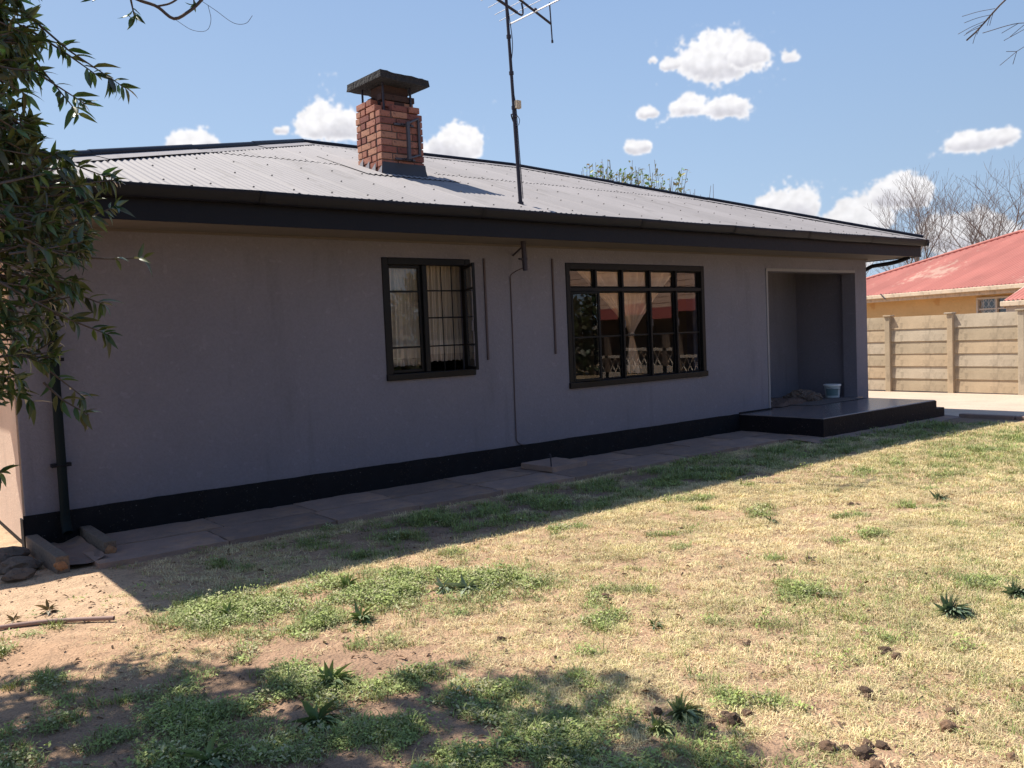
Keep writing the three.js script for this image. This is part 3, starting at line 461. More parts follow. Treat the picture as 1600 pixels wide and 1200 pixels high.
// ------------------------------------------------------------------ path, drain, loose slab
{
  const path = new THREE.Group(); path.name = 'path'; path.userData.kind = 'structure'; scene.add(path);
  tag(path, 'footpath of worn concrete slabs along the black plinth');
  let k = 0;
  for (const [z0, z1] of [[0.07, 0.60], [0.612, 1.15]]) {
    let x = 1.72 - (z0 > 0.5 ? 0.25 : 0);
    while (x < 10.6) {
      const w = Math.min(rr(0.82, 1.0), 10.63 - x); if (w < 0.2) break;
      const g = new THREE.BoxGeometry(w - 0.012, 0.09, z1 - z0 - rr(0, 0.01), 12, 1, 6), p = g.attributes.position;
      for (let i = 0; i < p.count; i++) if (p.getY(i) > 0) { const a = p.getX(i), c = p.getZ(i), e = Math.max(Math.abs(a) / (w / 2), Math.abs(c) / ((z1 - z0) / 2)); p.setXYZ(i, a + 0.006 * nz(c * 9, k), p.getY(i) + 0.006 * fbm((a + x) * 3, c * 3, k, 3) - (e > 0.95 ? 0.006 + 0.012 * Math.max(0, nz((a + x) * 7, c * 7, k)) : 0), c + 0.007 * nz(a * 8, k + 5)); }
      g.computeVertexNormals();
      shared('paving_slab', boxUV(clean(g)), pathMats[k++ % 4], path, [x + w / 2, -0.042 + rr(-0.006, 0.006), (z0 + z1) / 2], [rr(-0.006, 0.006), rr(-0.004, 0.004), rr(-0.006, 0.006)]);
      x += w;
    }
  }
  // cement strip in front of the porch floor
  const g = grid(50, 3, (u, v) => { const x = lerp(10.2, 14.3, u); return [x, -0.012 - 0.03 * v * v + drop(x) + 0.006 * nz(x * 5, v * 3), 1.15 + v * (0.46 + 0.05 * nz(x * 2.2, 4))]; });
  mesh('cement_strip', g, pathMats[1], path);
}
{
  const t = thing('drain_gully', 'open concrete drain gully under the downpipe at the house corner', 'drain', [1.22, 0, 0]);
  mesh('gully_kerb', rbx(-0.045, 0.045, -0.12, 0.085, 0.04, 1.08, 0.007).rotateY(0.03), stoneMat, t);
  mesh('gully_kerb', rbx(-0.045, 0.045, -0.12, 0.09, 0.03, 0.86, 0.007).translate(0.41, 0, 0), stoneMat, t);
  mesh('broken_kerb_end', lump(0.05, 0.85, 0.8, 0.5, 3, 0.5).translate(0.02, 0.015, 1.07), std({ color: C(0.30, 0.155, 0.08), map: rep(brickTint, 3), roughness: 1 }), t);
  mesh('broken_kerb_end', lump(0.05, 0.85, 0.85, 0.5, 9, 0.5).translate(0.41, 0.015, 0.86), std({ color: C(0.30, 0.155, 0.08), map: rep(brickTint, 3), roughness: 1 }), t);
  mesh('gully_bed', grid(8, 12, (u, v) => [0.05 + u * 0.3, -0.02 + 0.02 * nz(u * 4, v * 9) + 0.04 * Math.pow(2 * u - 1, 2), 0.02 + v * 1.0]), pathMats[3], t);
  const sp = [[0.84, 0.02, 0.55, 0.13, 'largest rough stone in the rubble beside the drain gully'], [1.03, 0.0, 0.28, 0.10, 'mossy grey stone against the corner of the house'], [1.02, -0.01, 0.72, 0.11, 'flat stone in the rubble beside the gully kerb'], [0.98, -0.02, 0.98, 0.08, 'small stone at the edge of the shadow left of the gully']];
  sp.forEach(([x, y, z, r, l], i) => { const m = mesh('stone', lump(r, 1.3, 0.65, 1, i * 3.1 + 1, 0.35), stoneMat); m.position.set(x, y, z); tag(m, l, 'stone', 'stones beside the drain gully'); });
}
{
  const g = new THREE.BoxGeometry(0.6, 0.06, 0.5, 8, 1, 6), p = g.attributes.position; for (let i = 0; i < p.count; i++) { p.setXYZ(i, p.getX(i) + 0.012 * nz(p.getZ(i) * 9, 2), p.getY(i) + 0.004 * nz(p.getX(i) * 8, p.getZ(i) * 8), p.getZ(i) + 0.012 * nz(p.getX(i) * 9, 7)); } g.computeVertexNormals();
  const m = mesh('loose_paving_slab', clean(g), pathMats[2]); m.position.set(6.55, 0.036, 0.48); m.rotation.set(0.02, 0.1, -0.015); tag(m, 'loose concrete slab lying on the footpath below the wall cable', 'slab');
  const r = mesh('iron_peg', [rod([0, 0, 0], [-0.008, 0.2, 0.0], 0.008), rod([-0.008, 0.2, 0], [-0.02, 0.21, 0], 0.009)], M.darkMetal); r.position.set(6.3, 0.0, 0.72); tag(r, 'thin dark iron peg standing beside the loose slab', 'peg');
}
{
  const m = mesh('hose_pipe', tube([[0.3, -0.035, 2.13], [0.55, -0.03, 2.2], [0.75, -0.032, 2.24], [0.95, -0.03, 2.33], [1.1, -0.03, 2.44], [1.24, -0.03, 2.55]], 0.014, 40, 10), std({ color: C(0.36, 0.23, 0.19), roughness: 0.75, map: rep(plasterTint, 3) })); tag(m, 'faded brown plastic pipe lying on the bare sand at left', 'pipe');
}

// ------------------------------------------------------------------ things in the porch
{
  const hess = (r, g, b, s) => std({ color: C(r, g, b), map: rep(tex(256, (u, v) => 0.62 + 0.25 * (Math.sin(u * 402) * Math.sin(v * 402)) + 0.4 * (N1(u, v, 6, 5) - 0.3)), s), roughness: 1, bumpMap: rep(coarseBump, 5), bumpScale: 0.02, side: THREE.DoubleSide });
  const cloth = (w, d, h, seed, f = 5) => grid(60, 44, (u, v) => { const a = (u - 0.5) * 2, b = (v - 0.5) * 2, e = 1 + 0.18 * fbm(a * 1.5 + seed, b * 1.5, 2, 3) * 2, r = Math.hypot(a, b), k = Math.pow(Math.max(0, 1 - r * r * 0.55), 1.2), ridge = 1 - 2 * Math.abs(fbm(a * f * 0.4 + seed, b * f * 0.4 + seed, seed, 4)); return [a * w * e, 0.004 + Math.max(0, h * Math.sqrt(k) * (0.45 + 0.5 * fbm(a * 1.3 + seed, b * 1.3, seed + 3, 2) * 2 + 0.32 * Math.pow(Math.max(0, ridge), 2.2)) * (Math.max(Math.abs(a), Math.abs(b)) > 0.97 ? 0 : 1)), b * d * e]; });
  const heap = (r, h, seed) => { const g = new THREE.IcosahedronGeometry(1, 24), p = g.attributes.position; for (let i = 0; i < p.count; i++) { const x = p.getX(i), y = p.getY(i), z = p.getZ(i), fold = 1 - 2 * Math.abs(fbm(x * 2.1 + seed, y * 2.1, z * 2.1 + seed, 4)), k = 0.86 + 0.42 * fbm(x * 1.2 + seed, y * 1.2 + 3, z * 1.2, 3) + 0.14 * Math.pow(Math.max(0, fold), 3) + 0.05 * fbm(x * 9, y * 9, z * 9 + seed, 3); p.setXYZ(i, x * k * r * 1.15, Math.max(0.002, (y + 0.12) * k * r * h), z * k * r); } g.computeVertexNormals(); return g; };
  const a = mesh('crumpled_sack', heap(0.3, 0.62, 4), hess(0.25, 0.18, 0.145, 6)); a.position.set(12.98, 0.243, -0.42); tag(a, 'heaped crumpled sack in the middle of the porch floor', 'sack');
  const b = mesh('flat_sack', cloth(0.55, 0.34, 0.11, 12), hess(0.20, 0.13, 0.105, 6)); b.position.set(12.2, 0.245, -0.42); b.rotation.y = 0.2; tag(b, 'flattened brown sack spread left of the heaped sack', 'sack');
  const c = mesh('pale_bag', heap(0.24, 0.75, 17), hess(0.5, 0.42, 0.37, 4)); c.position.set(11.78, 0.25, -0.5); tag(c, 'pale bag half hidden behind the left edge of the porch opening', 'bag');
  const m = mesh('floor_mat', grid(20, 8, (u, v) => [lerp(-0.75, 0.75, u) + 0.15 * (v - 0.5), 0.004 + 0.002 * nz(u * 6, v * 6), lerp(-0.2, 0.3, v)]), hess(0.2, 0.17, 0.165, 3)); m.position.set(12.95, 0.242, -0.02); tag(m, 'thin grey sheet spread on the porch floor before the sacks', 'sheet');
  const k = thing('bucket', 'white lidded paint bucket against the right wall of the porch', 'bucket', [13.72, 0.24, -0.32]);
  const pts = [[0, 0], [0.115, 0], [0.118, 0.01], [0.135, 0.2], [0.14, 0.202], [0.14, 0.215], [0.136, 0.217]].map((q) => new THREE.Vector2(...q));
  const plastic = std({ color: C(0.45, 0.5, 0.52), roughness: 0.4 });
  mesh('bucket_body', new THREE.LatheGeometry(pts, 32), plastic, k);
  mesh('lid', new THREE.LatheGeometry([[0, 0.222], [0.12, 0.222], [0.124, 0.232], [0.146, 0.234], [0.149, 0.226], [0.147, 0.205]].map((q) => new THREE.Vector2(...q)), 32), std({ color: C(0.75, 0.76, 0.76), roughness: 0.45 }), k);
  mesh('handle', new THREE.TorusGeometry(0.142, 0.003, 6, 30, Math.PI).rotateX(1.9).translate(0, 0.19, 0), M.metal, k);
  mesh('paper_label', new THREE.CylinderGeometry(0.1325, 0.124, 0.12, 24, 1, true, -1.9, 1.7).translate(0, 0.1, 0), std({ color: C(0.12, 0.2, 0.22), roughness: 0.6, map: rep(plasterTint, 4) }), k);
}

// ------------------------------------------------------------------ aerial on its mast
{
  const t = thing('television_aerial', 'television aerial on a tall dark mast through the eaves', 'aerial', [6.32, 2.3, 0.36]);
  const at = (y) => [lerp(0.014, -0.101, (y - 2.3) / 3), y - 2.3, 0];
  mesh('mast', [rod(at(2.29), at(3.05), 0.03, 0.03, 12), rod(at(3.05), at(4.1), 0.023, 0.022, 12), rod(at(4.06), at(5.7), 0.019, 0.017, 12)], M.darkMetal, t);
  for (const y of [2.42, 2.95, 3.05, 4.12, 4.5, 4.9]) mesh('mast_clamp', rod(at(y - 0.018), at(y + 0.018), y < 3.1 ? 0.036 : 0.027, y < 3.1 ? 0.036 : 0.027, 12), M.darkMetal, t);
  mesh('wall_bracket', [rod([0.01, 0.28, 0], [0.12, 0.2, -0.345], 0.011), rod([0.01, 0.12, 0.0], [-0.08, 0.12, 0.01], 0.012)], M.darkMetal, t);
  mesh('mast_cable', tube([at(5.2), [-0.08, 2.5, 0.03], [-0.085, 2.2, -0.02], [-0.07, 1.84, 0.03], [-0.05, 1.5, 0.026], [-0.02, 0.8, 0.03]].map((q) => [q[0] + 0.012, q[1], q[2] + 0.01]), 0.005, 50, 5), M.darkMetal, t);
  const b = mesh('junction_box', [rbx(-0.035, 0.035, -0.045, 0.045, -0.025, 0.025, 0.006)], M.beigePlastic, t); b.position.set(at(4.13)[0] + 0.03, 4.15 - 2.3, 0.035);
  mesh('cable_knot', [tube([at(4.06), [-0.06, 1.7, 0.05], [-0.11, 1.74, 0.02], [-0.04, 1.66, -0.03], [-0.05, 1.6, 0.03]], 0.008, 20, 6), tube([[-0.06, 1.75, 0.03], [-0.02, 1.68, 0.05], [-0.02, 1.62, 0.03]], 0.004, 10, 5)], M.darkMetal, t);
  // carrier arm, bent boom, folded dipole, directors along z, reflector
  const L = (p) => [p[0] - 6.32, p[1] - 2.3, p[2] - 0.36];
  mesh('carrier_arm', [rod(L([5.86, 5.36, 0.36]), L([6.37, 5.19, 0.36]), 0.016), tube([[6.36, 5.192, 0.36], [6.40, 5.178, 0.36], [6.445, 5.18, 0.36], [6.455, 5.24, 0.36], [6.44, 5.31, 0.36]].map(L), 0.011, 16, 7)], M.darkMetal, t);
  mesh('boom', rod(L([6.1, 5.47, 0.36]), L([6.875, 5.16, 0.36]), 0.014), M.darkMetal, t);
  const bm = (x) => L([x, 5.47 + (5.16 - 5.47) * (x - 6.1) / 0.775, 0.36]);
  for (const [x, w] of [[6.2, 0.44], [6.32, 0.46], [6.44, 0.5], [6.54, 0.54]]) mesh('director', rod([bm(x)[0], bm(x)[1], -w], [bm(x)[0], bm(x)[1], w], 0.0045, 0.0045, 6), M.alu, t);
  const [dx, dy] = bm(6.64); const lp = []; for (let i = 0; i <= 40; i++) { const a = i / 40 * Math.PI * 2, ca = Math.cos(a), sa = Math.sin(a); lp.push([dx + 0.018 * Math.sign(sa) * Math.min(1, Math.abs(sa) * 4), dy + 0.012 * Math.sign(sa) * Math.min(1, Math.abs(sa) * 4), Math.sign(ca) * Math.min(0.45, Math.abs(ca) * 0.9)]); }
  mesh('folded_dipole', tube(lp, 0.007, 120, 7), M.alu, t);
  mesh('dipole_box', lump(0.028, 1, 1, 1, 4, 0.05).translate(dx, dy + 0.014, 0), M.darkMetal, t);
  mesh('reflector', [rod(L([6.865, 5.4, 0.36]), L([6.885, 4.95, 0.36]), 0.008), rod(L([6.884, 4.975, 0.36]), L([6.886, 4.945, 0.36]), 0.013)], M.darkMetal, t);
}

// ------------------------------------------------------------------ precast wall on the right
{
  const A = [20.85, -4.6], dir = [-0.1, 1.575], pitch = 1.575; // post spacing along the wall
  const t = thing('precast_wall', 'tan precast concrete wall of stacked panels beside the driveway', 'wall', [A[0], -0.2, A[1]]);
  const H = 0.302, panels = [0, 1, 2].map((k) => { const g = new THREE.BoxGeometry(0.05, H + 0.004, pitch - 0.04, 2, 4, 10), p = g.attributes.position; for (let i = 0; i < p.count; i++) { const y = p.getY(i), z = p.getZ(i); p.setX(i, p.getX(i) + (y > H / 2 - 0.02 ? -Math.sign(p.getX(i)) * 0.006 : 0) + 0.003 * nz(y * 8, z * 5, k)); p.setY(i, y + 0.003 * nz(z * 7, k * 3, y > 0 ? 1 : 8)); } g.computeVertexNormals(); return boxUV(g); });
  const post = boxUV(mergeGeometries([clean(rbx(-0.09, 0.06, -0.3, 1.83, -0.07, 0.07, 0.012))])), capG = boxUV(rbx(-0.125, 0.08, 1.83, 1.866, -0.1, 0.1, 0.01));
  const ang = Math.atan2(dir[0], dir[1]);
  for (let i = -6; i < 7; i++) {
    const x = dir[0] * i, z = dir[1] * i; if (A[1] + z > 4.5) break;
    const p = new THREE.Group(); p.name = 'post'; p.position.set(x, 0, z); p.rotation.y = ang; t.add(p);
    shared('post_shaft', post, precast[(i + 9) % 3], p); shared('post_cap', capG, precast[(i + 7) % 3], p, null, [rr(-0.02, 0.02), rr(-0.05, 0.05), 0]);
    for (let k = 0; k < 6; k++) shared('panel', panels[(k + i + 12) % 3], precast[(k * 2 + i + 12) % 3], t, [x + dir[0] * 0.5 + rr(-0.003, 0.003), 0.002 + H * (k + 0.5), z + dir[1] * 0.5], [0, ang, -0.055 + rr(-0.012, 0.012)]);
  }
}

// ------------------------------------------------------------------ neighbour with the red roof
{
  const t = thing('red_roofed_house', 'yellow house with a red corrugated roof behind the precast wall', 'house', [26.0, -0.2, -2.04]); t.rotation.y = 70 * Math.PI / 180;
  const yt = tex(512, (u, v) => { const k = 0.85 + 0.3 * N1(u, v, 5, 5) + 0.08 * (N3(u, v, 120, 2) - 0.5), s = 0.4 * ss(0.6, 0.75, N2(u, v, 10, 5)); return [0.60 * k * (1 - s * 0.3), 0.40 * k * (1 - s * 0.55), 0.185 * k * (1 - s * 0.8)]; });
  const yellow = std({ map: rep(yt, 0.35), bumpMap: rep(grainBump, 1), bumpScale: 0.006 }), white = std({ color: C(0.62, 0.55, 0.47), map: rep(paintTint, 1), roughness: 0.7 });
  const y0 = 0.2; // local zero is 0.2 below the datum
  const wx = [[1.87, 0.45, 1.15, 2.26]]; // window opening from 1.87 to 0.45
  mesh('wall', [bx(1.87, 9.4, -0.3, 2.5, 0.5, 0.72), bx(0.45, 1.87, -0.3, 1.1, 0.5, 0.72), bx(0.45, 1.87, 2.26, 2.5, 0.5, 0.72), bx(-7, 0.45, -0.3, 2.5, 0.5, 0.72), bx(9.18, 9.4, -0.3, 2.5, 0.72, 10), bx(-7, 9.4, -0.3, 2.5, 9.8, 10), bx(-7, -6.8, -0.3, 2.5, 0.72, 9.8)], yellow, t);
  const w = part('window', t);
  mesh('frame', [rbx(0.41, 1.9, 2.24, 2.3, 0.44, 0.56), rbx(0.41, 1.9, 1.06, 1.12, 0.42, 0.56), rbx(1.84, 1.9, 1.12, 2.24, 0.44, 0.56), rbx(0.41, 0.47, 1.12, 2.24, 0.44, 0.56), rbx(1.17, 1.23, 1.12, 2.24, 0.45, 0.55), bx(1.23, 1.84, 1.93, 1.97, 0.47, 0.53), bx(0.47, 1.17, 1.93, 1.97, 0.47, 0.53)], white, w);
  for (const [a, b] of [[0.47, 1.17], [1.23, 1.84]]) for (const [c, d] of [[1.12, 1.93], [1.97, 2.24]]) mesh('pane', new THREE.PlaneGeometry(b - a, d - c).rotateY(Math.PI).translate((a + b) / 2, (c + d) / 2, 0.51), M.glass, w);
  const bars = []; for (const a of [0.55, 0.75, 0.95, 1.35, 1.55, 1.73]) bars.push(rod([a, 1.12, 0.56], [a, 2.24, 0.56], 0.008)); for (let i = 0; i < 6; i++) { const a = 1.25 + (i % 3) * 0.2, y = 1.98 + (i > 2 ? -0.28 : 0); bars.push(rod([a, y, 0.56], [a + 0.2, y + 0.24, 0.56], 0.007), rod([a + 0.2, y, 0.56], [a, y + 0.24, 0.56], 0.007)); } mesh('burglar_bars', bars, white, w).userData.kind = 'stuff';
  mesh('dark_room', [bx(0.2, 2.2, 0.8, 2.45, 3, 3.05), bx(0.2, 0.25, 0.8, 2.45, 0.73, 3), bx(2.15, 2.2, 0.8, 2.45, 0.73, 3), bx(0.25, 2.15, 0.8, 0.85, 0.73, 3), bx(0.25, 2.15, 2.42, 2.47, 0.73, 3)], M.room, t);
  // roof
  const rf = part('roof', t), E = [9.9, -7.5], Y = 2.62, S = 0.38, D = 5.05, ridge = Y + S * D;
  const tm = (x) => clamp(Math.min((E[0] - x) / 5.5, (x - E[1]) / 5.05, 1));
  const pl = (x, q, h) => [x, lerp(Y, ridge, q) + h, lerp(0, D, q)];
  const RP = 0.14; let k = 0; for (let x = E[1]; x < E[0] - 0.01; x += RP * 5, k++) { const xe = Math.min(x + RP * 5.3, E[0]); shared('roof_sheet', sheet(x, xe, -0.01, 1, () => 0.004 * (k % 2), tm, pl, 8, 0.02, RP), redRoof[k % 2], rf); }
  shared('roof_sheet', sheet(E[1], E[0], -0.01, 1, () => 0, tm, (x, q, h) => [x, lerp(Y, ridge, q) + h, lerp(2 * D, D, q)], 2), redRoof[0], rf);
  for (const [xe, xr] of [[E[0], 4.4], [E[1], -2.45]]) shared('roof_sheet', sheet(0, 2 * D, 0, 1, () => 0, (z) => clamp(Math.min(z / D, (2 * D - z) / D)), (z, q, h) => [lerp(xe, xr, q), lerp(Y, ridge, q) + h, z], 4), redRoof[1], rf);
  for (const [a, b] of [[[E[0], Y + 0.02, 0], [4.4, ridge + 0.03, D]], [[4.4, ridge + 0.03, D], [-2.45, ridge + 0.03, D]], [[E[1], Y + 0.02, 0], [-2.45, ridge + 0.03, D]]]) mesh('ridge_roll', rod(a, b, 0.06, 0.06, 8), redRoof[0], rf);
  const dirty = std({ map: rep(precastTint, 0.8), color: C(1.25, 1.2, 1.2), roughness: 0.8 });
  mesh('gutter', [rbx(-0.3, 9.95, 2.47, 2.6, -0.12, 0.0, 0.02)], dirty, t);
  mesh('fascia', bx(-0.3, 9.9, 2.36, 2.5, 0.01, 0.05), dirty, t);
  mesh('soffit', bx(-7, 9.9, 2.5, 2.52, 0.05, 0.5), white, t);
  const pb = mesh('gutter_strap', [rod([5.2, 2.62, -0.14], [5.0, 2.45, -0.13], 0.02)], M.darkMetal, t);
  // verandah roof, lower, coming forward
  const vr = part('verandah_roof', t), vs = 0.47;
  for (let i = 0; i < 7; i++) shared('roof_sheet', sheet(-0.28 - (i + 1) * 0.686, -0.28 - i * 0.686 + 0.03, 0, 1, () => 0.003 * (i % 2), () => 1, (x, q, h) => [x, 2.14 + q * vs * 1.05 + h, -0.88 + q * 1.05], 8, 0.02, RP), redRoof[i % 2], vr);
  mesh('barge_board', [bx(-0.27, -0.24, 1.94, 2.1, -0.88, -0.8), rod([-0.25, 2.1, -0.86], [-0.25, 2.58, 0.1], 0.045, 0.045, 4)], white, vr);
  mesh('gutter', rbx(-5, -0.22, 1.98, 2.12, -0.98, -0.86, 0.02), dirty, vr);
  mesh('lintel', bx(-5, -0.3, 1.8, 1.97, -0.84, -0.7), white, vr);
  for (const x of [-0.4, -2.4, -4.6]) mesh('verandah_post', rbx(x - 0.06, x + 0.06, -0.3, 1.8, -0.83, -0.71), white, vr);
}

// ------------------------------------------------------------------ houses behind the camera, mirrored in the panes
{
  const t = thing('verandah_house', 'house with red fascia and dark verandah seen only as a reflection in the wide window', 'house', [24, -0.2, 5.5]);
  const wl = std({ color: C(0.16, 0.11, 0.08), map: rep(paintTint, 0.5) }), red = std({ color: C(0.55, 0.14, 0.12), roughness: 0.6 }), tile = std({ color: C(0.5, 0.3, 0.2), map: rep(brickTint, 0.6), roughness: 0.9, bumpMap: rep(coarseBump, 2), bumpScale: 0.03 });
  mesh('wall', [bx(3, 3.2, 0, 2.7, 0, 22), bx(3.2, 9, 0, 2.7, 0, 0.2), bx(3.2, 9, 0, 2.7, 21.8, 22)], wl, t);
  const rs = part('roof', t); for (let i = 0; i < 10; i++) shared('tile_course', boxUV(new THREE.BoxGeometry(0.62, 0.05, 23.4)), tile, rs, [0.25 + i * 0.55, 2.75 + i * 0.26, 11], [0, 0, 0.4]);
  mesh('fascia', bx(-0.12, -0.05, 2.3, 2.72, -0.6, 22.6), red, t);
  for (let z = 0; z <= 22; z += 3.66) mesh('verandah_post', rbx(0, 0.2, 0, 2.5, z, z + 0.2), wl, t);
  const g = []; for (let z = 0.2; z < 21.8; z += 0.3) { g.push(rod([0.1, 0.3, z], [0.1, 0.85, z + 0.3], 0.025, 0.025, 4), rod([0.1, 0.3, z + 0.3], [0.1, 0.85, z], 0.025, 0.025, 4)); } g.push(bx(0, 0.2, 0.85, 0.95, 0.2, 21.9), bx(0, 0.2, 0.0, 0.3, 0.2, 21.9));
  mesh('balustrade', g, std({ color: C(0.6, 0.5, 0.4) }), t).userData.kind = 'stuff';
}

// ------------------------------------------------------------------ trees
function skeleton(base, dirv, len, rad, depth, o) { // -> list of {a, b, r0, r1, d}
  const out = []; const r = mulberry(o.seed), R = (a, b) => a + (b - a) * r();
  const go = (p, d, l, rd, k) => {
    const n = k === depth ? (o.trunkSeg || 4) : 3; let q = p.clone(), dd = d.clone(), rr0 = rd;
    for (let i = 0; i < n; i++) {
      dd.add(V(R(-1, 1), R(-0.6, 1) * (o.up ?? 0.6), R(-1, 1)).multiplyScalar(o.wob * (k === depth ? 0.4 : 1))).normalize();
      const b = q.clone().addScaledVector(dd, l / n), r1 = rr0 * (i === n - 1 ? 0.86 : 0.93); out.push({ a: q, b, r0: rr0, r1, d: depth - k }); q = b; rr0 = r1;
      if (k > 0 && k < depth && i < n - 1 && r() < (o.side ?? 0.6)) { const ax = V(R(-1, 1), R(-0.3, 0.8), R(-1, 1)).normalize(); go(q, dd.clone().lerp(ax, 0.55).normalize(), l * R(0.5, 0.75), rr0 * R(0.45, 0.6), k - 1); }
    }
    if (k > 0) { const m = k === depth ? (o.first || 4) : 2 + (r() < (o.three ?? 0.3) ? 1 : 0), ph = R(0, 6.28); for (let i = 0; i < m; i++) { const a = ph + i / m * 6.28 + R(-0.4, 0.4), e = V(Math.cos(a), o.lift ?? 0.4, Math.sin(a)).normalize(); go(q, dd.clone().lerp(e, R(o.sp0 ?? 0.3, o.sp1 ?? 0.55)).normalize(), l * R(0.62, 0.86), rr0 * R(0.55, 0.75), k - 1); } }
  };
  go(V(...base), V(...dirv).normalize(), len, rad, depth); return out;
}
const segs = (list, n, min = 0) => list.map((s) => rod(s.a.toArray(), s.b.toArray(), Math.max(s.r0, min), Math.max(s.r1, min), n));
const greyBark = std({ color: C(0.19, 0.165, 0.155), roughness: 1 });
function bareTree(label, p, seed, len, rad, o = {}) {
  const t = thing('bare_tree', label, 'tree', p), sk = skeleton([0, 0, 0], o.dir || [0, 1, 0], len, rad, 5, Object.assign({ seed, wob: 0.16, up: 0.8, first: 4, sp0: 0.28, sp1: 0.52, lift: 0.55, side: 0.75, three: 0.45 }, o));
  mesh('trunk', segs(sk.filter((s) => s.d === 0), 9), greyBark, t);
  mesh('limbs', segs(sk.filter((s) => s.d > 0 && s.d < 3), 6), greyBark, t);
  const tw = mesh('twigs', segs(sk.filter((s) => s.d >= 3), 3, 0.0048), greyBark, t); tw.userData.kind = 'stuff';
  return t;
}
bareTree('bare branching tree rising behind the right end of the grey roof', [40.2, -0.3, -12.2], 5, 2.6, 0.15, { sp0: 0.28, sp1: 0.5, side: 0.85, three: 0.5 });
bareTree('spreading leafless tree above the red roof', [41.6, -0.3, -9.9], 19, 2.7, 0.16, { dir: [0.1, 1, 0.12], sp0: 0.36, sp1: 0.58, lift: 0.5, side: 0.8 });
bareTree('leafless tree at the right edge of the photo behind the red roof', [45.5, -0.3, -6.2], 33, 2.3, 0.15, { sp0: 0.4, sp1: 0.6, lift: 0.4, side: 0.5 });
bareTree('low thin bare tree under the roof corner left of the tall bare tree', [44, -0.3, -18.0], 41, 2.0, 0.12, { sp0: 0.4, sp1: 0.6, side: 0.5 });

// leaf shapes
function leafGeo(l, w, curl = 0.25, fold = 0.3, n = 4) {
  const pos = [], idx = [];
  for (let i = 0; i <= n; i++) { const t = i / n, ww = w * Math.sin(Math.PI * Math.pow(t, 0.75)) * (i === n ? 0 : 1) * 0.5 + (i === 0 ? w * 0.06 : 0), y = -curl * l * t * t, z = l * t; pos.push(-ww, y + fold * ww, z, 0, y, z, ww, y + fold * ww, z); }
  for (let i = 0; i < n; i++) { const a = i * 3, b = a + 3; idx.push(a, b, a + 1, a + 1, b, b + 1, a + 1, b + 1, a + 2, a + 2, b + 1, b + 2); }
  const g = new THREE.BufferGeometry(); g.setAttribute('position', new THREE.Float32BufferAttribute(pos, 3)); g.setIndex(idx); g.computeVertexNormals(); return g;
}
const leafMat = (r, g, b, tr = 0.35, ro = 0.5) => new THREE.MeshPhysicalMaterial({ color: C(r, g, b), roughness: ro, transmission: tr, thickness: 0, side: THREE.DoubleSide });
const instanced = (name, g, m, mats, cols, parent = scene) => { const im = new THREE.InstancedMesh(g, m, mats.length); mats.forEach((q, i) => { im.setMatrixAt(i, q); if (cols) im.setColorAt(i, cols[i]); }); im.name = parent === scene ? numbered(name) : name; im.castShadow = im.receiveShadow = true; im.userData.kind = 'stuff'; parent.add(im); return im; };
const TM = (p, q, s) => new THREE.Matrix4().compose(p, q, typeof s === 'number' ? V(s, s, s) : s);
const lookQ = (d, roll = 0) => new THREE.Quaternion().setFromUnitVectors(V(0, 0, 1), d.clone().normalize()).multiply(new THREE.Quaternion().setFromAxisAngle(V(0, 0, 1), roll));

// young leafing shoots behind the roof ridge
{
  const t = thing('sprouting_tree', 'coppiced tree with thin upright shoots sprouting leaves behind the roof', 'tree', [23.6, -0.1, -13.5]);
  mesh('trunk', [rod([0, -0.2, 0], [0.1, 3.2, 0], 0.28, 0.2, 9), rod([0.05, 3, 0], [-0.9, 4.6, -0.6], 0.13, 0.08, 7), rod([0.05, 3, 0], [0.9, 4.5, 0.8], 0.13, 0.08, 7), rod([0.1, 3.1, 0], [0.2, 4.9, 0.1], 0.13, 0.08, 7)], barkMat, t);
  const sh = [], lm = [], lc = [], d0 = V(0.6, 0, 0.8);
  for (let i = 0; i < 190; i++) {
    const u = rr(-2.35, 2.3), a = d0.clone().multiplyScalar(u).add(V(rr(-0.5, 0.5), rr(4.2, 4.9), rr(-0.5, 0.5))), top = 7.45 - 0.13 * u * u - u * 0.38 + rr(-1.3, 0.25), b = V(a.x + rr(-0.3, 0.3), Math.max(top, 5.4), a.z + rr(-0.3, 0.3)), mid = a.clone().lerp(b, 0.5).add(V(rr(-0.1, 0.1), 0, rr(-0.1, 0.1)));
    sh.push(rod(a.toArray(), mid.toArray(), 0.022, 0.016, 4), rod(mid.toArray(), b.toArray(), 0.016, 0.009, 4));
    const lush = u < 1.2 ? rr(0, 1) : 0.1;
    for (let k = 0; k < 60 * lush; k++) { const q = Math.pow(rnd(), 1.5), p = (q < 0.5 ? a.clone().lerp(mid, q * 2) : mid.clone().lerp(b, q * 2 - 1)).add(V(rr(-0.1, 0.1), rr(-0.06, 0.06), rr(-0.1, 0.1))); lm.push(TM(p, lookQ(V(rr(-1, 1), rr(-0.6, 1), rr(-1, 1))), rr(0.8, 1.7))); lc.push(C(rr(0.5, 1.3), rr(0.7, 1.25), rr(0.5, 1))); }
  }
  mesh('shoots', sh, greyBark, t).userData.kind = 'stuff';
  instanced('foliage', leafGeo(0.13, 0.075, 0.2, 0.2, 2), leafMat(0.27, 0.28, 0.1), lm, lc, t);
}

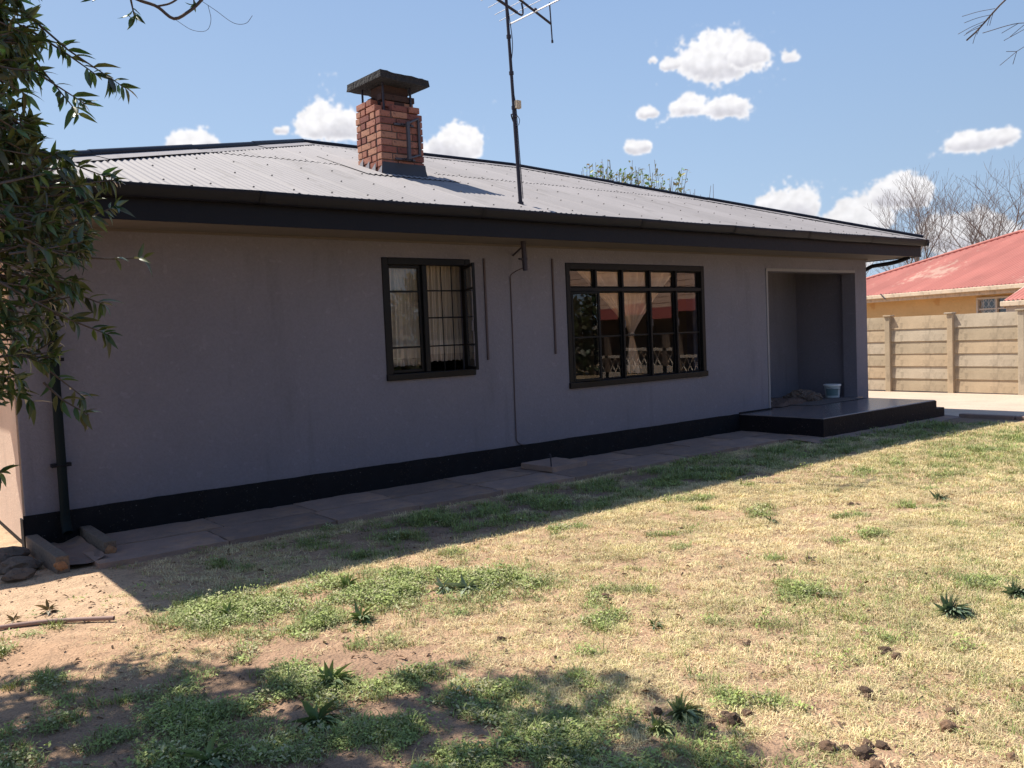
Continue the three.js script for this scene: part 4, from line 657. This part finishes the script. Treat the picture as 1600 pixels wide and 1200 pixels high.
// the evergreen at the left: trunk and most of the crown stand out of the picture
{
  const t = thing('evergreen_tree', 'dark evergreen tree with narrow pointed leaves hanging in at the left', 'tree', [-1.15, -0.05, 3.3]);
  const O = V(-1.15, -0.05, 3.3), loc = (p) => p.clone().sub(O);
  mesh('trunk', [rod([0, -0.2, 0], [0.06, 1.1, 0.05], 0.17, 0.14, 12), rod([0.06, 1.05, 0.05], [0.25, 2.4, 0.15], 0.14, 0.11, 12), rod([0.24, 2.35, 0.15], [0.5, 4.4, -0.1], 0.1, 0.05, 10)], barkMat, t);
  const leaves = [leafGeo(0.085, 0.023, 0.22, 0.35), leafGeo(0.10, 0.026, 0.4, 0.4), leafGeo(0.07, 0.022, 0.1, 0.5)];
  const lmats = [leafMat(0.075, 0.115, 0.036, 0.4, 0.42), leafMat(0.105, 0.16, 0.042, 0.45, 0.42), leafMat(0.15, 0.2, 0.055, 0.5, 0.42), leafMat(0.06, 0.085, 0.036, 0.35, 0.38)];
  const twigG = [], singles = [], stuff = [[], [], []], stuffC = [[], [], []];
  const spray = (a, b, n, size, near) => { // leafy twig from a to b, whorl at the tip
    const d = b.clone().sub(a), L = d.length(), mid = a.clone().lerp(b, 0.5).add(V(rr(-0.04, 0.04), -0.04 * L, rr(-0.04, 0.04))), crv = new THREE.QuadraticBezierCurve3(a, mid, b);
    const q0 = loc(a).toArray(), q1 = loc(crv.getPoint(0.5)).toArray(), q2 = loc(b).toArray(); twigG.push(rod(q0, q1, 0.0055, 0.004, 5), rod(q1, q2, 0.004, 0.002, 5));
    for (let i = 0; i < n; i++) {
      const tip = i < n * 0.5, u = tip ? rr(0.86, 1) : rr(0.15, 0.86), p = crv.getPoint(u), tg = crv.getTangent(u), r = V(rr(-1, 1), rr(-1, 1), rr(-1, 1)).cross(tg).normalize(), out = tg.clone().multiplyScalar(tip ? rr(0.3, 1.0) : rr(0.3, 0.8)).add(r).add(V(0, -0.25, 0)).normalize(), k = Math.floor(rnd() * 3), s = size * rr(0.65, 1.15), roll = rr(-0.9, 0.9) + (out.x > 0 ? 0 : 3);
      const M4 = TM(loc(p), lookQ(out, roll), s), shade = rr(0.6, 1.3);
      if (near && singles.length < 300 && rnd() < 0.3) singles.push([k, M4]); else { stuff[k].push(M4); stuffC[k].push(C(shade * rr(0.8, 1.5), shade * rr(0.85, 1.3), shade * rr(0.6, 1.1))); }
    }
  };
  // boughs reaching into the picture: [x, y, z] of tips seen against the sky and the wall
  const bough = [[[-0.2, 3.3, 3.5], [0.55, 3.05, 4.0]], [[-0.3, 2.9, 3.4], [0.6, 2.75, 4.05]], [[-0.4, 2.5, 3.4], [0.62, 2.25, 4.0]], [[-0.4, 2.1, 3.4], [0.62, 1.95, 4.05]], [[-0.5, 1.8, 3.5], [0.58, 1.7, 4.0]], [[-0.4, 1.7, 3.6], [0.45, 1.45, 4.0]]];
  mesh('boughs', bough.flatMap(([a, b], i) => [tube([a, [lerp(a[0], b[0], 0.5), lerp(a[1], b[1], 0.5) + 0.08, lerp(a[2], b[2], 0.5)], b].map((p) => loc(V(...p)).toArray()), 0.014, 12, 6), rod([0.24, 2.2 + i * 0.05, 0.15], loc(V(...a)).toArray(), 0.04, 0.016, 7)]), barkMat, t);
  // outline of the visible foliage: height -> reach along x at z about 4.05
  const reach = (y) => { const k = [[1.34, 0.50], [1.42, 0.60], [1.55, 0.74], [1.7, 0.82], [1.9, 0.88], [2.1, 0.92], [2.28, 0.92], [2.36, 0.74], [2.5, 0.74], [2.62, 0.72], [2.75, 0.76], [2.9, 0.76], [3.1, 0.70], [3.5, 0.62]]; for (let i = 1; i < k.length; i++) if (y < k[i][0]) return lerp(k[i - 1][1], k[i][1], clamp((y - k[i - 1][0]) / (k[i][0] - k[i - 1][0]))); return 0.6; };
  for (let i = 0; i < 700; i++) {
    const y = rr(1.36, 3.3), f = Math.pow(rnd(), 0.75), dz = rr(-0.3, 0.35), x = lerp(0.25, reach(y), f) - Math.abs(dz) * 0.1, sparse = y > 2.38 ? 0.8 : y < 1.78 ? 0.42 : 1; if (rnd() > sparse) continue;
    const b = V(x, y + 0.05 * nz(x * 9, y * 3), 4.05 + dz), a = b.clone().add(V(rr(-0.3, -0.12), rr(-0.1, 0.16), rr(-0.12, 0.08)));
    spray(a, b, Math.round(rr(11, 18)), 0.84, f > 0.35);
  }
  // the longer shoots that stand clear of the mass
  for (const [a, b, n] of [[[0.7, 2.98, 4.02], [1.08, 2.68, 4.1], 30], [[0.72, 2.9, 4.02], [0.98, 2.72, 4.08], 18], [[0.66, 2.78, 4.03], [0.93, 2.6, 4.06], 18], [[0.7, 2.85, 4.0], [0.9, 2.56, 4.05], 18], [[0.7, 2.42, 4.03], [0.99, 2.3, 4.07], 20], [[0.76, 2.25, 4.05], [1.03, 2.29, 4.09], 15], [[0.8, 2.08, 4.05], [1.02, 2.18, 4.08], 16], [[0.82, 1.96, 4.05], [1.11, 1.955, 4.11], 9], [[0.72, 1.85, 4.05], [0.94, 1.76, 4.07], 16], [[0.72, 1.74, 4.05], [0.95, 1.63, 4.07], 18], [[0.66, 1.56, 4.02], [0.85, 1.36, 4.05], 16], [[0.7, 1.44, 4.02], [0.86, 1.29, 4.05], 16], [[0.5, 1.5, 4.0], [0.66, 1.36, 4.02], 14], [[0.36, 1.16, 3.98], [0.535, 1.08, 3.99], 16], [[0.62, 2.9, 4.0], [0.86, 2.82, 4.1], 16]]) spray(V(...a), V(...b), n, 0.95, true);
  // a high twig hanging in at the top
  { const pts = [[1.05, 3.4, 3.55], [1.28, 3.245, 3.64], [1.37, 3.22, 3.66], [1.44, 3.165, 3.69], [1.5, 3.20, 3.71], [1.56, 3.26, 3.74], [1.66, 3.42, 3.78]].map((p) => loc(V(...p)).toArray()); mesh('high_twig', [tube(pts, 0.0075, 40, 6), tube([[1.37, 3.22, 3.66], [1.43, 3.24, 3.68], [1.5, 3.3, 3.7], [1.6, 3.4, 3.74]].map((p) => loc(V(...p)).toArray()), 0.005, 20, 6)], barkMat, t);
    mesh('tendril', [tube([[1.56, 3.26, 3.74], [1.62, 3.22, 3.76], [1.71, 3.165, 3.78], [1.76, 3.17, 3.8], [1.79, 3.21, 3.81]].map((p) => loc(V(...p)).toArray()), 0.0013, 24, 4), tube([[1.44, 3.165, 3.69], [1.52, 3.115, 3.72], [1.58, 3.12, 3.74], [1.6, 3.17, 3.75], [1.59, 3.24, 3.75]].map((p) => loc(V(...p)).toArray()), 0.0012, 24, 4)], barkMat, t);
    spray(V(1.26, 3.24, 3.63), V(1.27, 3.15, 3.64), 12, 0.9, true); spray(V(1.55, 3.3, 3.72), V(1.53, 3.24, 3.72), 9, 0.5, true); spray(V(1.2, 3.3, 3.6), V(1.1, 3.25, 3.58), 8, 0.8, true); }
  // the rest of the crown, above and to the left of the picture
  let c = 0; while (c < 2300) {
    const p = V(rr(-3, 2.2), rr(1.9, 5.6), rr(0.9, 5.0)), e = Math.pow((p.x + 0.35) / 2.1, 2) + Math.pow((p.y - 3.7) / 1.75, 2) + Math.pow((p.z - 2.95) / 1.75, 2);
    if (e > 1 || fbm(p.x * 1.1, p.y * 1.1, p.z * 1.1, 3) < -0.22) continue;
    const dist = Math.hypot(p.x, 8.05 - p.z), edge = 0.13 * (8.05 - p.z) - 0.28, low = 1.55 + 0.42 * dist + 0.15; if (p.x > edge && p.y < low) continue;
    if (p.y < 2.2 && p.z < 2.6) continue;
    c++; spray(p.clone().add(V(rr(-0.3, 0.05), rr(-0.12, 0.15), rr(-0.25, 0.2))), p, 19, 1.2, false);
  }
  mesh('twigs', twigG, barkMat, t).userData.kind = 'stuff';
  singles.forEach(([k, m]) => { const q = new THREE.Mesh(leaves[k], pick(lmats)); q.name = 'leaf'; q.applyMatrix4(m); q.castShadow = q.receiveShadow = true; t.add(q); });
  stuff.forEach((s, k) => instanced('foliage', leaves[k], lmats[k === 2 ? 1 : 0], s, stuffC[k], t));
}
// bare twigs of another tree hanging in at the top right
{
  const t = thing('bare_twigs', 'fine bare twigs hanging in at the top right corner', 'branch', [6.6, 3.6, 6.4]), O = V(6.6, 3.6, 6.4), l = (p) => V(...p).sub(O).toArray();
  const tw = (pts, r) => mesh('twig', tube(pts.map(l), r, 20, 5), barkMat, t);
  tw([[6.2, 4.0, 6.2], [5.8, 3.6, 5.98], [5.57, 3.4, 5.83], [5.54, 3.31, 5.74], [5.52, 3.26, 5.7], [5.49, 3.205, 5.64]], 0.005);
  for (const [a, b] of [[[5.55, 3.36, 5.78], [5.48, 3.35, 5.62]], [[5.545, 3.33, 5.76], [5.485, 3.31, 5.63]], [[5.535, 3.3, 5.73], [5.47, 3.25, 5.6]], [[5.53, 3.285, 5.72], [5.485, 3.245, 5.64]], [[5.525, 3.27, 5.71], [5.48, 3.235, 5.63]], [[5.525, 3.27, 5.71], [5.515, 3.23, 5.69]], [[5.515, 3.245, 5.69], [5.505, 3.18, 5.67]], [[5.55, 3.34, 5.77], [5.545, 3.27, 5.75]], [[5.545, 3.33, 5.76], [5.535, 3.27, 5.74]]]) tw([a, [(a[0] + b[0]) / 2, (a[1] + b[1]) / 2 + 0.005, (a[2] + b[2]) / 2], b], 0.0016);
  tw([[5.9, 3.2, 6.2], [5.64, 3.235, 5.97], [5.59, 3.25, 5.88], [5.52, 3.23, 5.72]], 0.0022);
  for (const [a, b] of [[[5.595, 3.25, 5.89], [5.56, 3.21, 5.81]], [[5.61, 3.24, 5.92], [5.575, 3.18, 5.85]], [[5.66, 3.25, 5.98], [5.565, 3.165, 5.82]], [[5.7, 3.2, 6.05], [5.59, 3.09, 5.88]], [[5.59, 3.09, 5.88], [5.555, 3.025, 5.8]], [[5.59, 3.09, 5.88], [5.57, 3.1, 5.83]], [[5.59, 3.09, 5.88], [5.585, 3.02, 5.86]]]) tw([a, [(a[0] + b[0]) / 2, (a[1] + b[1]) / 2, (a[2] + b[2]) / 2], b], 0.0017);
  tw([[7.6, 4.6, 6.9], [6.8, 4.3, 6.5], [6.2, 4.0, 6.2]], 0.012); tw([[7.6, 4.6, 6.9], [6.7, 3.6, 6.6], [5.9, 3.2, 6.2]], 0.01);
}

// added hedge behind the camera, put there to darken what the panes mirror
{
  const t = thing('added_hedge', 'added hedge behind the camera that darkens the reflections in the panes', 'hedge', [6, -0.1, 23]), lm = [], lc = [];
  for (let i = 0; i < 16000; i++) { const x = rr(-18, 17.3), y = Math.pow(rnd(), 0.9) * (3.6 + 1.4 * nz(x * 0.35, 3) * 2), z = rr(-0.7, 0.7); lm.push(TM(V(x, y, z), lookQ(V(rr(-1, 1), rr(-1, 1), rr(-1, 0.2))), rr(2.2, 4.5))); lc.push(C(rr(0.5, 1.3), rr(0.6, 1.2), rr(0.5, 1))); }
  mesh('stems', [...Array(40)].map((_, i) => rod([-18 + i * 0.9, -0.2, rr(-0.2, 0.2)], [-18 + i * 0.9 + rr(-0.3, 0.3), 2.6, rr(-0.3, 0.3)], 0.04, 0.02, 5)), barkMat, t).userData.kind = 'stuff';
  instanced('foliage', leafGeo(0.11, 0.06, 0.2, 0.2, 2), leafMat(0.075, 0.085, 0.035), lm, lc, t);
}

// ------------------------------------------------------------------ what grows and lies on the lawn
function blades(n, h0, h1, w, lean, spread, flat = 0) { // a tuft of bent grass blades
  const pos = [], idx = [];
  for (let i = 0; i < n; i++) {
    const a = rr(0, 6.28), r = Math.sqrt(rnd()) * spread, x = Math.cos(a) * r, z = Math.sin(a) * r, h = rr(h0, h1), b = rr(0, 6.28), ln = rr(lean * 0.3, lean), ww = w * rr(0.7, 1.2), cx = Math.cos(b + 1.57) * ww, cz = Math.sin(b + 1.57) * ww, o = pos.length / 3, ry = flat ? rr(0.1, 0.5) : 1;
    pos.push(x - cx, 0, z - cz, x + cx, 0, z + cz, x + Math.cos(b) * h * ln * 0.4 - cx * 0.8, h * 0.6 * ry, z + Math.sin(b) * h * ln * 0.4 - cz * 0.8, x + Math.cos(b) * h * ln * 0.4 + cx * 0.8, h * 0.6 * ry, z + Math.sin(b) * h * ln * 0.4 + cz * 0.8, x + Math.cos(b) * h * ln, h * ry * (1 - 0.25 * ln), z + Math.sin(b) * h * ln);
    idx.push(o, o + 1, o + 3, o, o + 3, o + 2, o + 2, o + 3, o + 4);
  }
  const g = new THREE.BufferGeometry(); g.setAttribute('position', new THREE.Float32BufferAttribute(pos, 3)); g.setIndex(idx); g.computeVertexNormals(); return g;
}
function sprig(n, h) { // low broad-leaved weed: stems with small round leaves
  const gs = []; for (let i = 0; i < n; i++) { const a = rr(0, 6.28), r = rr(0.005, 0.05), y = rr(0.1, 1) * h * (1 - r * 8), l = leafGeo(rr(0.012, 0.024), rr(0.008, 0.013), 0.1, 0.3, 2); l.rotateX(rr(-0.9, 0.3)); l.rotateY(rr(0, 6.28)); l.translate(Math.cos(a) * r, Math.max(0.004, y), Math.sin(a) * r); gs.push(l); } return mergeGeometries(gs);
}
{
  rnd = mulberry(4242);
  const kinds = [
    { name: 'dry_grass', g: [blades(16, 0.012, 0.034, 0.0013, 1.8, 0.05), blades(18, 0.014, 0.036, 0.0014, 2.3, 0.055, 1)], m: std({ color: C(1, 1, 1), roughness: 0.85, side: THREE.DoubleSide }), c: (x, z) => { const w = fbm(x * 0.7 + 3, z * 0.7, 6, 3), b = fbm(x * 2.3, z * 2.3, 12, 4), k = rr(0.75, 1.2) * (1 + 0.5 * b), q = rnd() - 0.55 * w - 0.05; return q < 0.14 ? C(0.46 * k, 0.44 * k, 0.17 * k) : q < 0.42 ? C(0.56 * k, 0.42 * k, 0.24 * k) : C(0.74 * k, 0.61 * k, 0.33 * k); }, list: [] },
    { name: 'green_grass', g: [blades(13, 0.02, 0.065, 0.0021, 1.3, 0.04), blades(12, 0.02, 0.05, 0.0024, 1.8, 0.05)], m: new THREE.MeshPhysicalMaterial({ color: C(1, 1, 1), roughness: 0.7, transmission: 0.2, thickness: 0, side: THREE.DoubleSide }), c: () => { const k = rr(0.6, 1.3), q = rnd(); return q < 0.3 ? C(0.36 * k, 0.35 * k, 0.12 * k) : C(0.26 * k, 0.32 * k, 0.08 * k); }, list: [] },
    { name: 'ground_weeds', g: [sprig(20, 0.06), sprig(16, 0.045)], m: new THREE.MeshPhysicalMaterial({ color: C(1, 1, 1), roughness: 0.65, transmission: 0.2, thickness: 0, side: THREE.DoubleSide }), c: () => { const k = rr(0.65, 1.3), q = rnd(); return q < 0.25 ? C(0.42 * k, 0.40 * k, 0.2 * k) : C(0.31 * k, 0.37 * k, 0.09 * k); }, list: [] },
  ];
  const put = (k, x, z, s) => kinds[k].list.push([x, z, s]);
  let tries = 0; const want = 420000;
  while (tries++ < want) {
    // denser near the eye
    const d = 2.0 + 12.8 * Math.pow(rnd(), 1.25), az = rr(-2, 76) * Math.PI / 180, x = d * Math.sin(az), z = 8.055 - d * Math.cos(az);
    if (x > 14.25 || z < 1.0 || x < -0.4) continue; if (z < 1.17 && x < 10.2) continue; if (x > 10.2 && z < 1.55) continue;
    const c = cover(x, z), s = (0.78 + 0.04 * d) * rr(0.7, 1.25), e = ss(1.15, 1.35, z);
    const q = rnd(), patch = 0.55 + 0.9 * c.n3;
    if (q < c.green * 0.62) { const weedy = c.band * 0.7 + c.ll * 0.3 + ss(0.1, 0.3, c.n2) * 0.25; if (rnd() < weedy) put(2, x, z, s * rr(0.7, 1.25)); else put(1, x, z, s * (0.8 + 0.5 * c.green)); }
    else if (q < c.green * 0.62 + c.straw * 0.85 * clamp(0.45 + patch)) put(0, x, z, s);
    else if (c.sand > 0.4 && rnd() < 0.012 * ss(1.6, 2.3, z)) put(rnd() < 0.5 ? 0 : 2, x, z, s * 0.9);
  }
  for (const k of kinds) {
    const N = k.g.length, ms = k.g.map(() => []), cs = k.g.map(() => []);
    k.list.forEach(([x, z, s], i) => { const j = i % N; ms[j].push(TM(V(x, groundY(x, z) - 0.003, z), new THREE.Quaternion().setFromEuler(new THREE.Euler(rr(-0.15, 0.15), rr(0, 6.28), rr(-0.15, 0.15))), V(s, s * rr(0.7, 1.2), s))); cs[j].push(k.c(x, z)); });
    const grp = thing(k.name, { dry_grass: 'short straw-coloured dry grass over the sunlit lawn', green_grass: 'green grass growing in patches through the lawn', ground_weeds: 'low leafy green weeds in the lawn and bare soil' }[k.name], { dry_grass: 'grass', green_grass: 'grass', ground_weeds: 'weeds' }[k.name]);
    grp.userData.kind = 'stuff';
    ms.forEach((l, j) => { const im = instanced('tufts', k.g[j], k.m, l, cs[j], grp); });
    console.log(k.name, k.list.length);
  }
  // dead leaves, crumbs of soil, small stones
  const lf = [], lfc = [], pb = [], pbc = [];
  for (let i = 0; i < 9000; i++) { const d = 2.1 + 9 * Math.pow(rnd(), 1.3), az = rr(0, 74) * Math.PI / 180, x = d * Math.sin(az), z = 8.055 - d * Math.cos(az); if (x > 14 || z < 1.2) continue; const c = cover(x, z); if (rnd() < 0.36 + 0.4 * c.ll) { lf.push(TM(V(x, groundY(x, z) + rr(0.002, 0.02), z), new THREE.Quaternion().setFromEuler(new THREE.Euler(rr(-0.6, 0.6), rr(0, 6.28), rr(-0.6, 0.6))), rr(0.35, 0.9) * (rnd() < 0.2 ? 1.2 : 0.7))); const k = rr(0.5, 1.2); lfc.push(C(0.27 * k, 0.17 * k, 0.10 * k)); } else if (rnd() < 0.6) { pb.push(TM(V(x, groundY(x, z), z), new THREE.Quaternion().setFromEuler(new THREE.Euler(rr(0, 6), rr(0, 6), 0)), rr(0.2, 1) * rr(0.3, 1))); const k = rr(0.5, 1.3); pbc.push(C(0.28 * k, 0.18 * k, 0.115 * k)); } }
  tag(instanced('leaf_litter', leafGeo(0.06, 0.022, 0.5, 0.8, 3), std({ color: C(1, 1, 1), roughness: 0.9, side: THREE.DoubleSide }), lf, lfc), 'small dead leaves and straw scattered over the lawn', 'litter');
  tag(instanced('soil_crumbs', lump(0.014, 1, 0.7, 1, 2, 0.4, 1), std({ color: C(1, 1, 1), roughness: 1 }), pb, pbc), 'small crumbs of soil and grit scattered over the lawn', 'soil');
}
// clods of dark soil turned up on the lawn: [x, z, size, lumps, label]
{
  rnd = mulberry(77);
  const list = [
    [3.57, 4.34, 0.055, 9, 'widest crumbled heap of brown clods in the middle of the sunlit lawn'], [2.69, 4.46, 0.045, 4, 'dark clod on the bare soil right of the tree shadow'], [5.12, 4.73, 0.05, 4, 'pair of dark clods in open straw left of the round green rosette'], [4.83, 4.66, 0.028, 1, 'tiny single clod left of the pair in open straw'],
    [4.55, 4.42, 0.035, 2, 'small flat clod in the middle of the straw'], [5.3, 3.46, 0.035, 3, 'small clod nearest the house shadow on the lawn'], [3.9, 5.93, 0.05, 3, 'dark ragged clod below the round green rosette'], [3.86, 6.0, 0.038, 1, 'smooth round clod touching the ragged one below the rosette'],
    [3.4, 6.11, 0.055, 3, 'flat dark clod casting a long shadow low in the right half'], [2.77, 5.89, 0.07, 5, 'blocky upright clod right of the leafy weed at the bottom'], [2.37, 5.34, 0.045, 3, 'dark clod at the edge of the tree shadow near the bottom'], [2.9, 6.38, 0.075, 6, 'largest dark clod at the bottom edge of the picture'],
    [2.86, 6.26, 0.06, 3, 'brown clod just left of the largest one at the bottom edge'], [3.32, 6.49, 0.05, 1, 'pale sandy clod near the bottom right'], [3.5, 6.42, 0.04, 2, 'rounded brown clod above the pale sandy one'], [3.9, 6.55, 0.045, 2, 'reddish clod at the right edge of the picture'],
    [3.51, 5.41, 0.035, 2, 'small clod alone in the straw right of centre at the bottom'], [2.62, 5.62, 0.045, 2, 'standing dark clod behind the leafy weed at the bottom'], [3.25, 6.75, 0.045, 2, 'reddish clod in the bottom right corner'], [2.72, 4.86, 0.03, 2, 'little clod on the bare ground left of the lawn centre'], [6.9, 4.0, 0.05, 4, 'dark scuffed clod beside the green patch far right']];
  list.forEach(([x, z, s, n, label], i) => {
    const t = n > 1 ? thing('soil_clod', label, 'clod', [x, groundY(x, z), z], 'soil clods on the lawn') : null;
    if (!t) { const m = mesh('soil_clod', lump(s * 0.65, 1, 0.75, 0.9, i * 2.3 + 1, 0.3), label.includes('pale') ? clodMats[2] : clodMats[i % 2]); m.position.set(x, groundY(x, z) + s * 0.2, z); tag(m, label, 'clod', 'soil clods on the lawn'); return; }
    for (let k = 0; k < n; k++) { const q = s * 0.5 * (k ? rr(0.3, 0.75) : 1), a = rr(0, 6.28), d = k ? rr(0.5, 1.2) * s : 0, m = mesh('clod', lump(q, rr(0.8, 1.2), rr(0.6, 1), rr(0.8, 1.2), i * 7 + k * 1.7, 0.45), clodMats[label.includes('reddish') ? 2 : label.includes('brown') ? 1 : (k ? k % 2 : 0)], t); m.position.set(Math.cos(a) * d * 1.3, q * 0.25, Math.sin(a) * d); }
  });
}
// rosettes and leafy weeds standing out of the lawn
{
  const mk = (label, x, z, n, l, w, up, col, dead) => {
    const t = thing('leafy_weed', label, 'weed', [x, groundY(x, z), z], 'weeds standing out of the lawn'), m = [leafMat(...col, 0.3, 0.55), leafMat(col[0] * 0.75, col[1] * 0.8, col[2] * 0.8, 0.3, 0.5), leafMat(col[0] * 1.35, col[1] * 1.25, col[2] * 1.2, 0.3, 0.6)], gs = [leafGeo(l * 0.85, w, 0.6, 0.3, 6), leafGeo(l * 0.7, w * 0.95, 1.0, 0.25, 6), leafGeo(l * 0.55, w * 0.9, 0.4, 0.4, 6)]; n = Math.round(n * 2);
    for (let i = 0; i < n; i++) { const a = i * 2.4 + rr(-0.3, 0.3), q = i / n, e = lerp(0.1, up * 0.85, q) + rr(-0.1, 0.1); const s = 1.15 * rr(0.6, 1.1) * lerp(1, 0.7, q); const lm = new THREE.Mesh(gs[i % 3], m[Math.floor(rnd() * 3)]); lm.name = 'leaf'; lm.quaternion.copy(lookQ(V(Math.cos(a), Math.tan(e), Math.sin(a)), 0)); lm.scale.setScalar(s); lm.position.set(Math.cos(a) * 0.01, 0.004 + q * 0.02, Math.sin(a) * 0.01); lm.castShadow = lm.receiveShadow = true; t.add(lm); }
    return t;
  };
  const dk = [0.16, 0.22, 0.115], md = [0.17, 0.24, 0.075], gy = [0.24, 0.29, 0.17];
  mk('large round dark green rosette standing alone in the straw at right', 4.67, 5.9, 95, 0.125, 0.028, 1.2, dk);
  mk('dark green rosette cut by the right edge of the picture', 5.2, 6.02, 80, 0.12, 0.028, 1.1, dk);
  mk('grey-green thistle-like weed above the bare patch left of centre', 3.07, 3.62, 26, 0.13, 0.035, 0.9, gy);
  mk('second grey-green weed lying beside the first', 2.98, 3.5, 16, 0.11, 0.034, 0.8, gy);
  mk('bright leafy weed in shade under the tree, upper one', 1.76, 4.37, 22, 0.13, 0.036, 1.2, md);
  mk('bright leafy weed in shade under the tree, lower one', 1.52, 4.72, 24, 0.14, 0.04, 1.0, md);
  mk('spreading weed in the dark lower left corner', 1.05, 4.75, 22, 0.13, 0.04, 0.9, md);
  mk('tall leafy weed in sun at the bottom beside dark clods', 2.68, 5.72, 60, 0.10, 0.026, 1.2, [0.24, 0.29, 0.12]);
  mk('low sunlit weed left of the tall leafy one at the bottom', 2.5, 5.75, 40, 0.075, 0.02, 1.2, [0.26, 0.31, 0.11]);
  mk('pointed weed at the lower edge of the sunlit green band', 2.3, 3.66, 22, 0.12, 0.028, 1.25, md);
  mk('rosette at the upper edge of the sunlit green band', 2.55, 3.02, 20, 0.11, 0.026, 1.4, md);
  mk('leafy weed inside the sunlit green band at left', 1.78, 2.98, 20, 0.09, 0.024, 1.1, md);
  mk('small brown-edged plant on the bare sand at left', 0.98, 2.06, 9, 0.09, 0.026, 1.3, [0.16, 0.13, 0.06]);
  mk('little plant at the left edge of the bare sand', 0.78, 2.12, 7, 0.07, 0.02, 1.2, [0.16, 0.13, 0.06]);
  mk('tuft of green leaves in straw below the house shadow', 5.9, 3.9, 18, 0.07, 0.016, 1.2, [0.14, 0.19, 0.07]);
  mk('weed by the far right lawn', 7.6, 4.45, 30, 0.11, 0.024, 1.2, [0.12, 0.17, 0.07]);
  mk('small weed in straw between the clods at the centre', 3.4, 4.9, 16, 0.06, 0.014, 1.1, [0.12, 0.17, 0.06]);
}

renderer.render(scene, camera);
